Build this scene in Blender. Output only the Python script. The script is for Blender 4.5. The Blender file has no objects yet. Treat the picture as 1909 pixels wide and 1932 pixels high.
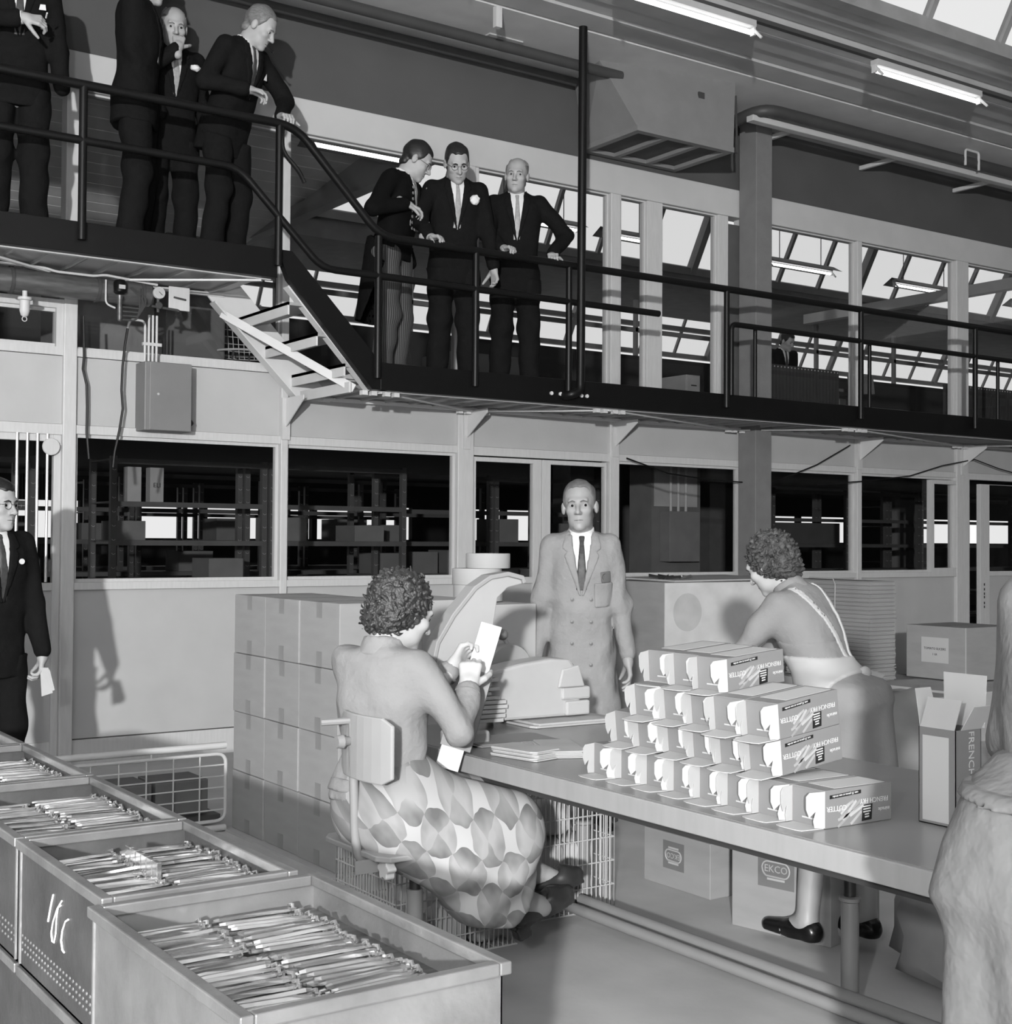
import bpy, bmesh, math, random
import numpy as np
from mathutils import Vector, Matrix, Euler
R = math.radians
S = bpy.context.scene
COL = S.collection

# ------------------------------------------------------------------ camera
CAM_H = 1.45
yaw, pitch, roll = R(34.557), R(1.2095), R(0.3765)
_r = Vector((math.cos(yaw), -math.sin(yaw), 0)); _f = Vector((math.sin(yaw), math.cos(yaw), 0)); _u = Vector((0, 0, 1))
F = _f*math.cos(pitch)+_u*math.sin(pitch); U = _u*math.cos(pitch)-_f*math.sin(pitch)
RT = _r*math.cos(roll)+U*math.sin(roll); UP = U*math.cos(roll)-_r*math.sin(roll)
cam = bpy.data.cameras.new('camera'); camo = bpy.data.objects.new('camera', cam); COL.objects.link(camo)
cam.sensor_fit = 'HORIZONTAL'; cam.sensor_width = 56.0; cam.lens = 56.0*2536.35/1909
cam.clip_start = 0.05; cam.clip_end = 300
M = Matrix((( RT.x, UP.x, -F.x, 0), (RT.y, UP.y, -F.y, 0), (RT.z, UP.z, -F.z, CAM_H), (0, 0, 0, 1)))
camo.matrix_world = M
S.camera = camo

# ------------------------------------------------------------------ world, flash, exposure
w = bpy.data.worlds.new('world'); S.world = w; w.use_nodes = True
bg = w.node_tree.nodes['Background']; bg.inputs[0].default_value = (1, 1, 1, 1); bg.inputs[1].default_value = 1.0
def lamp_obj(name, kind, loc, energy, size=0.1, color=(1, 1, 1)):
    l = bpy.data.lights.new(name, kind); l.energy = energy; l.color = color
    if kind == 'POINT': l.shadow_soft_size = size
    o = bpy.data.objects.new(name, l); o.location = loc; COL.objects.link(o); return o
added_flash = lamp_obj('added_far_lamp', 'POINT', (-4.6, -5.3, 2.65), 9000, 0.12)  # added lamp far behind the viewpoint, evens out the light's falloff
flash2 = lamp_obj('photographer_flash', 'POINT', (-.36, .22, 1.72), 300, 0.06)
S.view_settings.view_transform = 'Standard'; S.view_settings.look = 'None'
S.view_settings.exposure = 0.0; S.view_settings.gamma = 1.0
try: S.view_settings.use_curve_mapping = False
except Exception: pass
S.cycles.max_bounces = 8; S.cycles.transparent_max_bounces = 24; S.cycles.caustics_reflective = False
S.cycles.sample_clamp_indirect = 4.0

# ------------------------------------------------------------------ materials
MATS = {}
def lin(v):
    v = v/255.0
    return v/12.92 if v <= 0.04045 else ((v+0.055)/1.055)**2.4
def mat(name, g, rough=0.7, metal=0.0, noise=0.10, scale=6.0, bump=0.0, bscale=60.0, spec=0.3, stretch=None):
    """neutral grey procedural material: g = sRGB grey of the thing itself, mottled by noise"""
    if name in MATS: return MATS[name]
    m = bpy.data.materials.new(name); m.use_nodes = True; MATS[name] = m
    nt = m.node_tree; b = nt.nodes['Principled BSDF']
    b.inputs['Roughness'].default_value = rough; b.inputs['Metallic'].default_value = metal
    b.inputs['Specular IOR Level'].default_value = spec
    tc = nt.nodes.new('ShaderNodeTexCoord'); src = tc.outputs['Object']
    if stretch:
        mp = nt.nodes.new('ShaderNodeMapping'); mp.inputs['Scale'].default_value = stretch
        nt.links.new(src, mp.inputs[0]); src = mp.outputs[0]
    n = nt.nodes.new('ShaderNodeTexNoise'); n.inputs['Scale'].default_value = scale; n.inputs['Detail'].default_value = 5
    nt.links.new(src, n.inputs['Vector'])
    cr = nt.nodes.new('ShaderNodeValToRGB'); c = lin(g)
    lo, hi = max(0, c*(1-noise)), min(1, c*(1+noise))
    cr.color_ramp.elements[0].position = 0.3; cr.color_ramp.elements[1].position = 0.7
    cr.color_ramp.elements[0].color = (lo, lo, lo, 1); cr.color_ramp.elements[1].color = (hi, hi, hi, 1)
    nt.links.new(n.outputs['Fac'], cr.inputs[0]); nt.links.new(cr.outputs[0], b.inputs['Base Color'])
    if bump:
        n2 = nt.nodes.new('ShaderNodeTexNoise'); n2.inputs['Scale'].default_value = bscale; n2.inputs['Detail'].default_value = 4
        nt.links.new(src, n2.inputs['Vector'])
        bp = nt.nodes.new('ShaderNodeBump'); bp.inputs['Strength'].default_value = bump; bp.inputs['Distance'].default_value = 0.01 if bscale > 20 else 0.035
        nt.links.new(n2.outputs['Fac'], bp.inputs['Height']); nt.links.new(bp.outputs[0], b.inputs['Normal'])
    return m
def glass(name='pane_glass', refl=1.0, tint=0.92):
    if name in MATS: return MATS[name]
    m = bpy.data.materials.new(name); m.use_nodes = True; MATS[name] = m
    nt = m.node_tree; nt.nodes.remove(nt.nodes['Principled BSDF']); out = nt.nodes['Material Output']
    t = nt.nodes.new('ShaderNodeBsdfTransparent'); t.inputs[0].default_value = (tint, tint, tint, 1)
    g = nt.nodes.new('ShaderNodeBsdfGlossy'); g.inputs['Roughness'].default_value = 0.02
    fr = nt.nodes.new('ShaderNodeFresnel'); fr.inputs[0].default_value = 1.45
    mu = nt.nodes.new('ShaderNodeMath'); mu.operation = 'MULTIPLY'; mu.inputs[1].default_value = refl
    mx = nt.nodes.new('ShaderNodeMixShader')
    ge = nt.nodes.new('ShaderNodeNewGeometry'); sb = nt.nodes.new('ShaderNodeMath'); sb.operation = 'SUBTRACT'; sb.inputs[0].default_value = refl
    nt.links.new(ge.outputs['Backfacing'], sb.inputs[1]); sb.use_clamp = True; nt.links.new(sb.outputs[0], mu.inputs[1])
    nt.links.new(fr.outputs[0], mu.inputs[0]); nt.links.new(mu.outputs[0], mx.inputs[0]); nt.links.new(t.outputs[0], mx.inputs[1]); nt.links.new(g.outputs[0], mx.inputs[2])
    nt.links.new(mx.outputs[0], out.inputs[0]); return m
def emit(name, strength):
    if name in MATS: return MATS[name]
    m = bpy.data.materials.new(name); m.use_nodes = True; MATS[name] = m
    b = m.node_tree.nodes['Principled BSDF']; b.inputs['Emission Color'].default_value = (1, 1, 1, 1); b.inputs['Emission Strength'].default_value = strength
    return m

# ------------------------------------------------------------------ mesh builder
class MB:
    def __init__(s): s.v = []; s.f = []; s.smooth = False
    def add(s, vs, fs):
        o = len(s.v); s.v += [tuple(map(float, v)) for v in vs]; s.f += [tuple(i+o for i in f) for f in fs]; return s
    def box(s, x0, x1, y0, y1, z0, z1):
        return s.add([(x0,y0,z0),(x1,y0,z0),(x1,y1,z0),(x0,y1,z0),(x0,y0,z1),(x1,y0,z1),(x1,y1,z1),(x0,y1,z1)],
                     [(0,3,2,1),(4,5,6,7),(0,1,5,4),(1,2,6,5),(2,3,7,6),(3,0,4,7)])
    def obox(s, c, size, M3):
        vs = []
        for dz in (-.5,.5):
            for dx, dy in ((-.5,-.5),(.5,-.5),(.5,.5),(-.5,.5)):
                vs.append(Vector(c)+M3@Vector((dx*size[0],dy*size[1],dz*size[2])))
        return s.add(vs, [(0,3,2,1),(4,5,6,7),(0,1,5,4),(1,2,6,5),(2,3,7,6),(3,0,4,7)])
    def bar(s, a, b, wd, ht, up=(0,0,1)):
        """rectangular bar from a to b; wd across, ht along 'up'"""
        a, b = Vector(a), Vector(b); d = (b-a); L = d.length; d.normalize()
        u = Vector(up); x = d.cross(u)
        if x.length < 1e-5: x = d.cross(Vector((1,0,0)))
        x.normalize(); u = x.cross(d)
        M3 = Matrix((x, d, u)).transposed()
        return s.obox((a+b)/2, (wd, L, ht), M3)
    def tube(s, pts, r, seg=8, caps=True):
        pts = [Vector(p) for p in pts]; n = len(pts); rings = []; s.smooth = True
        rs = r if isinstance(r, (list, tuple)) else [r]*n
        prev = None
        for i, p in enumerate(pts):
            t = (pts[min(i+1,n-1)]-pts[max(i-1,0)]).normalized()
            if prev is None:
                x = t.orthogonal().normalized()
            else:
                x = (prev-t*prev.dot(t)).normalized()
            prev = x; y = t.cross(x)
            rings.append([p+(x*math.cos(k*2*math.pi/seg)+y*math.sin(k*2*math.pi/seg))*rs[i] for k in range(seg)])
        vs = [v for rg in rings for v in rg]
        fs = [(i*seg+k, i*seg+(k+1)%seg, (i+1)*seg+(k+1)%seg, (i+1)*seg+k) for i in range(n-1) for k in range(seg)]
        if caps: fs += [tuple(range(seg))[::-1], tuple((n-1)*seg+k for k in range(seg))]
        return s.add(vs, fs)
    def cyl(s, a, b, r, seg=16): return s.tube([a, b], r, seg)
    def prism(s, poly, axis, a, b):
        """poly in the two other axes (in order), extruded along axis from a to b"""
        def P(u, v, t): return {'X': (t,u,v), 'Y': (u,t,v), 'Z': (u,v,t)}[axis]
        n = len(poly)
        vs = [P(u,v,a) for u,v in poly]+[P(u,v,b) for u,v in poly]
        fs = [tuple(range(n))[::-1], tuple(range(n,2*n))]+[(i,(i+1)%n,n+(i+1)%n,n+i) for i in range(n)]
        return s.add(vs, fs)
    def lathe(s, prof, c, seg=20, axis='Z'):
        s.smooth = True; vs = []; n = len(prof)
        for r, h in prof:
            for k in range(seg):
                a = 2*math.pi*k/seg; x, y = r*math.cos(a), r*math.sin(a)
                vs.append({'Z': (c[0]+x,c[1]+y,c[2]+h), 'X': (c[0]+h,c[1]+x,c[2]+y), 'Y': (c[0]+y,c[1]+h,c[2]+x)}[axis])
        fs = [(i*seg+k, i*seg+(k+1)%seg, (i+1)*seg+(k+1)%seg, (i+1)*seg+k) for i in range(n-1) for k in range(seg)]
        fs += [tuple(range(seg))[::-1], tuple((n-1)*seg+k for k in range(seg))]
        return s.add(vs, fs)
    def quadsheet(s, a, b, c, d, th):
        """thin sheet with corners a b c d, thickness th along its normal"""
        a, b, c, d = map(Vector, (a,b,c,d)); n = (b-a).cross(d-a).normalized()*th
        return s.add([a,b,c,d,a+n,b+n,c+n,d+n], [(0,3,2,1),(4,5,6,7),(0,1,5,4),(1,2,6,5),(2,3,7,6),(3,0,4,7)])
    def mesh(s, name, m=None, off=(0,0,0)):
        me = bpy.data.meshes.new(name); ox, oy, oz = off
        me.from_pydata([(x-ox,y-oy,z-oz) for x,y,z in s.v], [], s.f)
        if m: me.materials.append(m)
        bm = bmesh.new(); bm.from_mesh(me); bmesh.ops.recalc_face_normals(bm, faces=bm.faces); bm.to_mesh(me); bm.free()
        if s.smooth:
            me.polygons.foreach_set('use_smooth', [True]*len(me.polygons))
            try: me.set_sharp_from_angle(angle=R(40))
            except Exception: pass
        me.update(); return me
    def build(s, name, m, parent=None, bevel=0, off=None, stuff=False):
        off = off if off is not None else (WLOC.get(parent.name, (0,0,0)) if parent else (0,0,0))
        o = bpy.data.objects.new(name, s.mesh(name, m, off)); COL.objects.link(o)
        if parent: o.parent = parent
        WLOC[o.name] = tuple(off)
        if bevel:
            bv = o.modifiers.new('bevel', 'BEVEL'); bv.width = bevel; bv.segments = 2; bv.limit_method = 'ANGLE'
        if stuff: o['kind'] = 'stuff'
        return o
WLOC = {}
def tag(o, label=None, cat=None, group=None, kind=None):
    if label: o['label'] = label
    if cat: o['category'] = cat
    if group: o['group'] = group
    if kind: o['kind'] = kind
    return o
def thing(name, label, cat, loc=(0,0,0), group=None, rz=0, local=False):
    """Empty at the thing's base; children are written in world coordinates unless local"""
    o = bpy.data.objects.new(name, None); COL.objects.link(o); o.location = loc; o.rotation_euler = (0,0,rz); o.empty_display_size = .1
    WLOC[o.name] = (0,0,0) if local else tuple(loc)
    return tag(o, label, cat, group)
def struct(name, loc=(0,0,0)):
    o = bpy.data.objects.new(name, None); COL.objects.link(o); o.location = loc; WLOC[o.name] = tuple(loc); o['kind'] = 'structure'; return o
def dup(root, loc=None, rz=None, label=None, rot=None):
    def cp(o, par):
        c = o.copy(); COL.objects.link(c); c.parent = par
        for ch in list(o.children): cp(ch, c)
        return c
    r = cp(root, None)
    if loc is not None: r.location = loc
    if rz is not None: r.rotation_euler = (0,0,rz)
    if rot is not None: r.rotation_euler = rot
    if label: r['label'] = label
    return r
def arc(c, r, a0, a1, n, plane='XZ', k=0):
    out = []
    for i in range(n+1):
        a = a0+(a1-a0)*i/n; u, v = r*math.cos(a), r*math.sin(a)
        out.append({'XZ': (c[0]+u,c[1],c[2]+v), 'XY': (c[0]+u,c[1]+v,c[2]), 'YZ': (c[0],c[1]+u,c[2]+v)}[plane])
    return out
def bend(pts, r=0.06, n=4):
    """polyline with rounded corners"""
    P = [Vector(p) for p in pts]; out = [P[0]]
    for i in range(1, len(P)-1):
        a = (P[i-1]-P[i]); b = (P[i+1]-P[i]); k = min(r, a.length*.45, b.length*.45)
        p0 = P[i]+a.normalized()*k; p1 = P[i]+b.normalized()*k
        for j in range(n+1):
            t = j/n; out.append(p0*(1-t)**2+P[i]*2*t*(1-t)+p1*t*t)
    out.append(P[-1]); return out
FONTMESH = {}
def text_part(name, txt, size, m, parent, Mloc, align='CENTER', depth=0.0):
    """flat print: text turned into a mesh part; Mloc 4x4 in the parent's space"""
    key = (txt, round(size,4), align)
    if key not in FONTMESH:
        cu = bpy.data.curves.new('t', 'FONT'); cu.body = txt; cu.size = size; cu.align_x = align; cu.align_y = 'CENTER'; cu.resolution_u = 2; cu.extrude = .0004
        ob = bpy.data.objects.new('t', cu); COL.objects.link(ob)
        dg = bpy.context.evaluated_depsgraph_get(); me = bpy.data.meshes.new_from_object(ob.evaluated_get(dg))
        bpy.data.objects.remove(ob); bpy.data.curves.remove(cu); me.name = name; FONTMESH[key] = me
    me = FONTMESH[key]
    if not me.materials: me.materials.append(m)
    elif me.materials[0] != m:
        me = me.copy(); me.materials.clear(); me.materials.append(m)
    o = bpy.data.objects.new(name, me); COL.objects.link(o); o.parent = parent; o.matrix_local = Mloc
    return o
def frame(o, x, y):
    """4x4 with origin o, text x axis and y axis given as vectors"""
    x = Vector(x).normalized(); y = Vector(y).normalized(); z = x.cross(y)
    return Matrix(((x.x,y.x,z.x,o[0]),(x.y,y.y,z.y,o[1]),(x.z,y.z,z.z,o[2]),(0,0,0,1)))
# ================================================================== SETTING
WY = 8.6                                    # face of the partition wall
m_wall = mat('painted_panel', 166, .55, noise=.05, scale=3, bump=.05, bscale=40)
m_frame = mat('painted_timber', 182, .5, noise=.05, scale=8, stretch=(8,8,1))
m_dark = mat('dark_void', 40, .9)
m_upper = mat('dark_painted_wall', 76, .8, noise=.08, scale=2)
m_beam = mat('pale_beam_paint', 178, .6, noise=.05, scale=3)
m_soffit = mat('grey_soffit', 190, .7, noise=.06, scale=4)
m_soffit2 = mat('grey_soffit_board', 165, .7, noise=.08, scale=4)
m_conc = mat('concrete_column', 110, .85, noise=.07, scale=9, bump=.1)
m_floor = mat('concrete_floor', 168, .6, noise=.14, scale=2.2, bump=.08, bscale=30)
m_glass = glass('pane_glass', 0.9)
m_bar = mat('glazing_bar_paint', 130, .6)
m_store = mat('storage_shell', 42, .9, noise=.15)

fl = MB(); fl.box(-12, 34, -9, 8.7, -.12, 0); o = fl.build('floor', m_floor); o['kind'] = 'structure'
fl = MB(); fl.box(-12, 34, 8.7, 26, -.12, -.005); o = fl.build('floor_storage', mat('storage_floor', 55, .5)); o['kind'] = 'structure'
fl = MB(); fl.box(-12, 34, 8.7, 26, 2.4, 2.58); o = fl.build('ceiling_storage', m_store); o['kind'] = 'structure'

# ---- partition wall
wall = struct('wall_back', (0, WY, 0))
def wp(name, x0, x1, z0, z1, m, y0=WY, y1=WY+.06, bevel=0):
    b = MB(); b.box(x0, x1, y0, y1, z0, z1); return b.build(name, m, wall, bevel)
POSTS = [(1.02,1.12), (2.50,2.585), (4.00,4.055), (5.457,5.60), (6.93,7.03), (8.42,8.74), (9.925,9.99), (11.41,11.60), (12.86,12.95), (14.4,14.46), (16.0,16.06), (17.6,17.66), (19.2,19.26), (20.8,20.86)]
for x0, x1 in POSTS: wp('post', x0, x1, 0, 4.31, m_frame, WY-.035, WY+.08, .006)
for (a0, a), (b, b1) in zip(POSTS[:-1], POSTS[1:]):
    door = a in (5.60,) or a == 11.60 or a == 1.12
    if not door:
        wp('base_rail', a, b, 0, .165, m_frame, WY-.012)
        wp('lower_panel', a, b, .172, 1.115, m_wall)
        wp('sill_rail', a, b, 1.118, 1.165, m_frame, WY-.03, WY+.08)
    wp('head_rail', a, b, 2.11 if not door else 2.10, 2.165, m_frame, WY-.02, WY+.08)
    wp('upper_panel', a, b, 2.168, 2.60, m_wall)
    wp('upper_sill_rail', a, b, 2.603, 2.655, m_frame, WY-.02, WY+.08)
for x0, x1 in ((7.015,7.05), (7.33,7.50), (8.14,8.26), (5.60,5.64), (3.20,3.24)):
    if x0 > 3.3 or x0 > 5: wp('upper_mullion', x0, x1, 2.655, 4.31, m_frame, WY-.02, WY+.08, .004)
wp('dark_gap_fill', 8.26, 8.42, 2.655, 4.25, mat('gap_dark', 80, .8))  # dark sheet filling the gap between post and column
wp('fascia_beam', -12, 34, 4.31, 4.555, m_beam, WY-.03, WY+.12, .008)
wp('upper_wall', -12, 34, 4.555, 5.17, m_upper, WY+.02, WY+.12)
wp('lower_wall_left', -12, 1.02, 0, 4.31, m_wall)
wp('wall_right_end', 20.86, 34, 0, 2.655, m_wall)
wn = [0]
def window(x0, x1, z0, z1, y=WY+.03, fr=.022, name=None):
    wn[0] += 1
    s = struct(name or 'window_%d' % wn[0], ((x0+x1)/2, y, z0))
    b = MB(); b.box(x0+.001, x1-.001, y-.002, y+.002, z0+.001, z1-.001); b.build('pane', m_glass, s)
    for nm, q in (('frame_bottom', (x0,x1,z0,z0+fr)), ('frame_top', (x0,x1,z1-fr,z1)), ('frame_side', (x0,x0+fr,z0+fr,z1-fr)), ('frame_side', (x1-fr,x1,z0+fr,z1-fr))):
        b = MB(); b.box(q[0], q[1], y-.02, y+.02, q[2], q[3]); b.build(nm, m_frame, s)
    return s
for x0, x1 in ((2.585,4.0), (4.055,5.457), (7.03,8.42), (8.74,9.925), (9.99,11.41), (12.95,14.4), (14.46,16.0)): window(x0, x1, 1.165, 2.11)
for x0, x1 in ((2.585,4.0), (4.055,5.457), (5.64,6.93), (7.05,7.33), (7.50,8.14), (8.74,9.925), (9.99,11.41), (11.60,12.86), (12.95,14.4), (14.46,16.0), (16.06,17.6)): window(x0, x1, 2.655, 4.31, fr=.012)
window(1.12, 2.50, 2.655, 2.90); wp('upper_head_rail', 1.12, 2.50, 2.90, 2.955, m_frame, WY-.02)
wp('side_light_frame', 2.455, 2.50, 2.655, 2.90, m_frame, WY-.02)
# vertical timbers of the opened casement beside the right door
wp('casement_stile', 11.02, 11.06, 1.165, 2.08, m_frame, WY-.03, WY+.03); wp('casement_rail', 11.06, 11.41, 2.04, 2.08, m_frame, WY-.03, WY+.03); wp('casement_rail', 11.06, 11.41, 1.165, 1.205, m_frame, WY-.03, WY+.03)

dn = [0]
m_hw = mat('lock_metal', 60, .4, .6)
def door(x0, x1, gx0, gx1, z1=2.09, gz0=1.165, gz1=2.055, y=WY, rz=0, lock=None):
    dn[0] += 1
    s = struct('door_%d' % dn[0], (x0, y, 0)); s.rotation_euler = (0, 0, rz)
    for nm, q in (('stile', (x0,gx0,.01,z1)), ('stile', (gx1,x1,.01,z1)), ('top_rail', (gx0,gx1,gz1,z1)), ('lock_rail', (gx0,gx1,gz0-.05,gz0)), ('bottom_rail', (gx0,gx1,.01,.165))):
        b = MB(); b.box(q[0], q[1], y-.005, y+.045, q[2], q[3]); b.build(nm, m_frame, s, .003)
    b = MB(); b.box(gx0, gx1, y+.012, y+.04, .165, gz0-.05); b.build('panel', m_wall, s)
    b = MB(); b.box(gx0, gx1, y+.018, y+.022, gz0, gz1); b.build('pane', m_glass, s)
    if lock:
        b = MB()
        for k, z in enumerate((1.03, .98, .935, .90, .84, .80)): b.box(lock-.006, lock+.006, y-.009, y-.004, z-.012, z+.012)
        b.build('lock_keyhole', m_hw, s)
    return s
d1 = door(1.13, 2.50, 1.2, 2.455, 2.10)
m_rod = mat('guard_bar_metal', 190, .35, .5)
for x in (2.225, 2.287, 2.349, 2.41):
    b = MB(); b.cyl((x, WY-.02, 1.17), (x, WY-.02, 2.10), .009, 8); b.build('guard_bar', m_rod, d1)
b = MB(); b.lathe([(.0, -.008), (.052, -.008), (.055, 0), (.0, .004)], (2.428, WY-.035, 2.02), 20, 'Y'); b.build('round_disc', m_frame, d1)
door(5.61, 6.262, 5.64, 6.18); door(6.268, 6.92, 6.35, 6.90, lock=6.30)
d4 = door(11.83, 12.86, 11.98, 12.70, 2.06, lock=11.89)
wp('door_jamb', 11.60, 11.63, 0, 2.10, m_frame, WY-.02)

# ---- column
c = MB(); c.box(8.36, 8.555, 8.34, 8.55, 0, 5.17); o = c.build('column', m_conc, None, .006); o['kind'] = 'structure'
c = MB(); c.box(16.9, 17.2, 8.26, 8.55, 0, 5.17); o = c.build('column', m_conc, None, .006); o['kind'] = 'structure'

# ---- roof over the hall: gutter soffit boards, glazing, opaque slope
ceil = struct('ceiling', (0, 7, 5.17))
def cp(name, y0, y1, z0, z1, m, x0=-12, x1=34):
    b = MB(); b.box(x0, x1, y0, y1, z0, z1); return b.build(name, m, ceil)
cp('gutter_slab', 6.7, 8.72, 5.24, 5.42, m_soffit)
ed = [(6.25,6.50,0), (6.51,6.62,.02), (6.82,7.0,.02), (7.01,7.22,0), (7.23,7.42,.02), (7.43,7.66,0)]
for a, b_, dz in ed: cp('soffit_board', a, b_, 5.17+dz, 5.24, m_soffit2)
cp('soffit_board', 7.69, 8.72, 5.165, 5.24, m_soffit)
def sawtooth(nm, yg, zg, h, run, x0, x1, pitch_, yback, barw=.05, ang_n=2):
    """glazing from the gutter edge (yg,zg) rising towards -Y, then an opaque slope down to yback"""
    s = struct(nm, ((x0+x1)/2, yg, zg))
    d = Vector((0, -run, h)); n = int((x1-x0)/pitch_)
    for i in range(n+1):
        x = x0+i*pitch_; big = i % 4 == 0
        b = MB(); b.bar((x, yg, zg), (x, yg-run, zg+h), .10 if big else barw, .12 if big else .06, (0, h, run)); b.build('glazing_bar', m_bar, s)
    for t in (0, .36, 1):
        b = MB(); p = Vector((0, yg, zg))+d*t; b.box(x0, x1, p.y-.05, p.y+.05, p.z-.05, p.z+.05); b.build('purlin', m_bar, s)
    for i in range(n):
        b = MB(); xa, xb = x0+i*pitch_+.02, x0+(i+1)*pitch_-.02
        b.quadsheet((xa,yg,zg), (xb,yg,zg), (xb,yg-run,zg+h), (xa,yg-run,zg+h), .004); b.build('roof_pane', m_glass, s)
    b = MB(); b.quadsheet((x0, yg-run, zg+h), (x1, yg-run, zg+h), (x1, yback, zg+.25), (x0, yback, zg+.25), .1); b.build('roof_slope', m_soffit, s)
    return s
sawtooth('ceiling_skylight', 6.25, 5.19, 3.2, 1.7, -3.1, 22, .85, -1.7)
for x in (1.0, 9.44, 17.9):                                        # tie beams towards the hall
    b = MB(); b.cyl((x, 6.35, 5.6), (x, -1.7, 5.6), .085, 16); o = b.build('ceiling_tie_beam', m_soffit); o['kind'] = 'structure'

# rest of the hall around and behind the viewpoint
hb = struct('wall_hall', (0, -9, 0))
for q in ((-12,34,-9.2,-9,0,5.5), (-12.2,-12,-9,8.6,0,5.5), (34,34.2,-9,8.6,0,5.5)):
    b = MB(); b.box(*q); b.build('hall_wall', m_upper, hb)
b = MB(); b.box(-12, 34, -9, -1.7, 5.44, 5.56); o = b.build('ceiling_hall', m_soffit); o['kind'] = 'structure'  # unseen roof left without its skylight to lower the ambient light
b = MB(); b.box(-12, -3.1, -1.7, 6.6, 5.44, 5.56); o = b.build('ceiling_left_bay', m_soffit); o['kind'] = 'structure'
b = MB(); b.box(21.6, 34, -1.7, 6.6, 5.44, 5.56); o = b.build('ceiling_right_bay', m_soffit); o['kind'] = 'structure'
# ---- storage room (ground floor behind the partition)
sw = struct('wall_storage', (8, 20, 0))
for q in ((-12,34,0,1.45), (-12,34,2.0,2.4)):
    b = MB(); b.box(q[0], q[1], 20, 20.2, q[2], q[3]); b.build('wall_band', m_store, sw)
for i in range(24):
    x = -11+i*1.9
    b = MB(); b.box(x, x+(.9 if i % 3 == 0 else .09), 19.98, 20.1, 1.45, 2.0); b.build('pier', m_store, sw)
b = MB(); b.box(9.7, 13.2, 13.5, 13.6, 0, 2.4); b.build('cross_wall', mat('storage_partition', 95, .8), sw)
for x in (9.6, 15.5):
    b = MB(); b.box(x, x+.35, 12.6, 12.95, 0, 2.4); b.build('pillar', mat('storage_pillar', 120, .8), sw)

# ---- office floor behind the upper windows: further saw-tooth bays
sawtooth('ceiling_office_skylight', 14.1, 5.25, 2.2, 1.2, 6.05, 31.4, .85, 8.9)
cof = struct('ceiling_office', (0, 12, 5))
for i in range(22):                                               # boarded ceiling to the left of the tie
    b = MB(); y = 8.75+i*.24; z = 5.38-.13*(y-8.75); b.add([(-4,y,z),(6.02,y,z),(6.02,y+.232,z-.030),(-4,y+.232,z-.030),(-4,y,z+.03),(6.02,y,z+.03),(6.02,y+.232,z),(-4,y+.232,z)], [(0,3,2,1),(4,5,6,7),(0,1,5,4),(1,2,6,5),(2,3,7,6),(3,0,4,7)]); b.build('ceiling_board', mat('ceiling_board_paint', 225, .6, noise=.05), cof)
b = MB(); b.box(-4, 34, 14.1, 15.9, 4.97, 5.2); b.build('gutter_beam', mat('office_gutter', 120, .7), cof)
for x in (6.05, 15.2, 24.3):
    b = MB(); b.box(x-.07, x+.07, 8.72, 14.1, 4.74, 4.88); b.build('tie_beam', m_soffit2, cof)
b = MB(); b.box(6.02, 6.08, 8.75, 14.1, 4.88, 5.45); b.build('tie_infill', m_soffit2, cof)
sawtooth('ceiling_far_skylight', 22.5, 5.6, 1.5, .8, -3, 44, 1.0, 16)
wo = struct('wall_office', (10, 15, 2.58))
b = MB(); b.box(-4, 44, 15.0, 15.1, 2.58, 4.15); b.build('dark_screen', mat('office_screen', 62, .8), wo)
for z in (4.5,): b = MB(); b.box(-4, 44, 15.0, 15.06, z, z+.06); b.build('screen_rail', m_bar, wo)
for i in range(20):
    x = 5+i*1.9; b = MB(); b.box(x, x+.05, 15.0, 15.06, 4.15, 4.97); b.build('screen_post', m_bar, wo)
fl = MB(); fl.box(-12, 44, 8.7, 24, 2.575, 2.60); o = fl.build('floor_office', mat('office_floor', 190, .6)); o['kind'] = 'structure'
b = MB(); b.box(-4.2, -4, 8.7, 24, 2.58, 8); b.build('end_wall', m_upper, wo)
# ================================================================== WALKWAY
m_black = mat('black_paint', 14, .42, noise=.15, spec=.25)
m_steel = mat('light_steel_plate', 165, .38, .25, noise=.10, scale=3)
m_white = mat('white_paint_steel', 196, .5, noise=.04)
YF, YB = 7.70, 8.55
wk = thing('walkway', 'raised walkway with black rails and short stair along the partition wall', 'walkway', (5, 8.1, 2.43))
# toe boards (front)
b = MB(); b.box(-3, 3.56, YF, YF+.06, 3.08, 3.26); b.build('toe_board', m_black, wk, .004)
b = MB(); b.box(4.30, 24, YF, YF+.06, 2.43, 2.61); b.build('toe_board', m_black, wk, .004)
b = MB(); b.prism([(3.56,3.26), (3.64,3.08), (4.24,2.43), (4.36,2.43), (4.36,2.61), (4.30,2.61), (3.66,3.26)], 'Y', YF+.001, YF+.059); b.build('stair_stringer', m_black, wk)
# decks: ribbed steel plates and cross flats below
def deck(x0, x1, z, n):
    L = (x1-x0)/n
    for i in range(n):
        b = MB(); b.box(x0+i*L+.004, x0+(i+1)*L-.004, YF+.07, YB, z+.03, z+.06); b.build('deck_plate', m_steel, wk)
    k = int((x1-x0)/.20)
    for i in range(k):
        b = MB(); x = x0+(i+.5)*(x1-x0)/k; b.box(x-.008, x+.008, YF+.07, YB, z+.012, z+.03); b.build('deck_rib', m_steel, wk)
    for y in (YF+.075, YB-.03):
        b = MB(); b.box(x0, x1, y, y+.035, z-.004, z+.02); b.build('edge_angle', m_white, wk)
deck(-3, 3.55, 3.08, 6); deck(4.30, 24, 2.43, 17)
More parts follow.
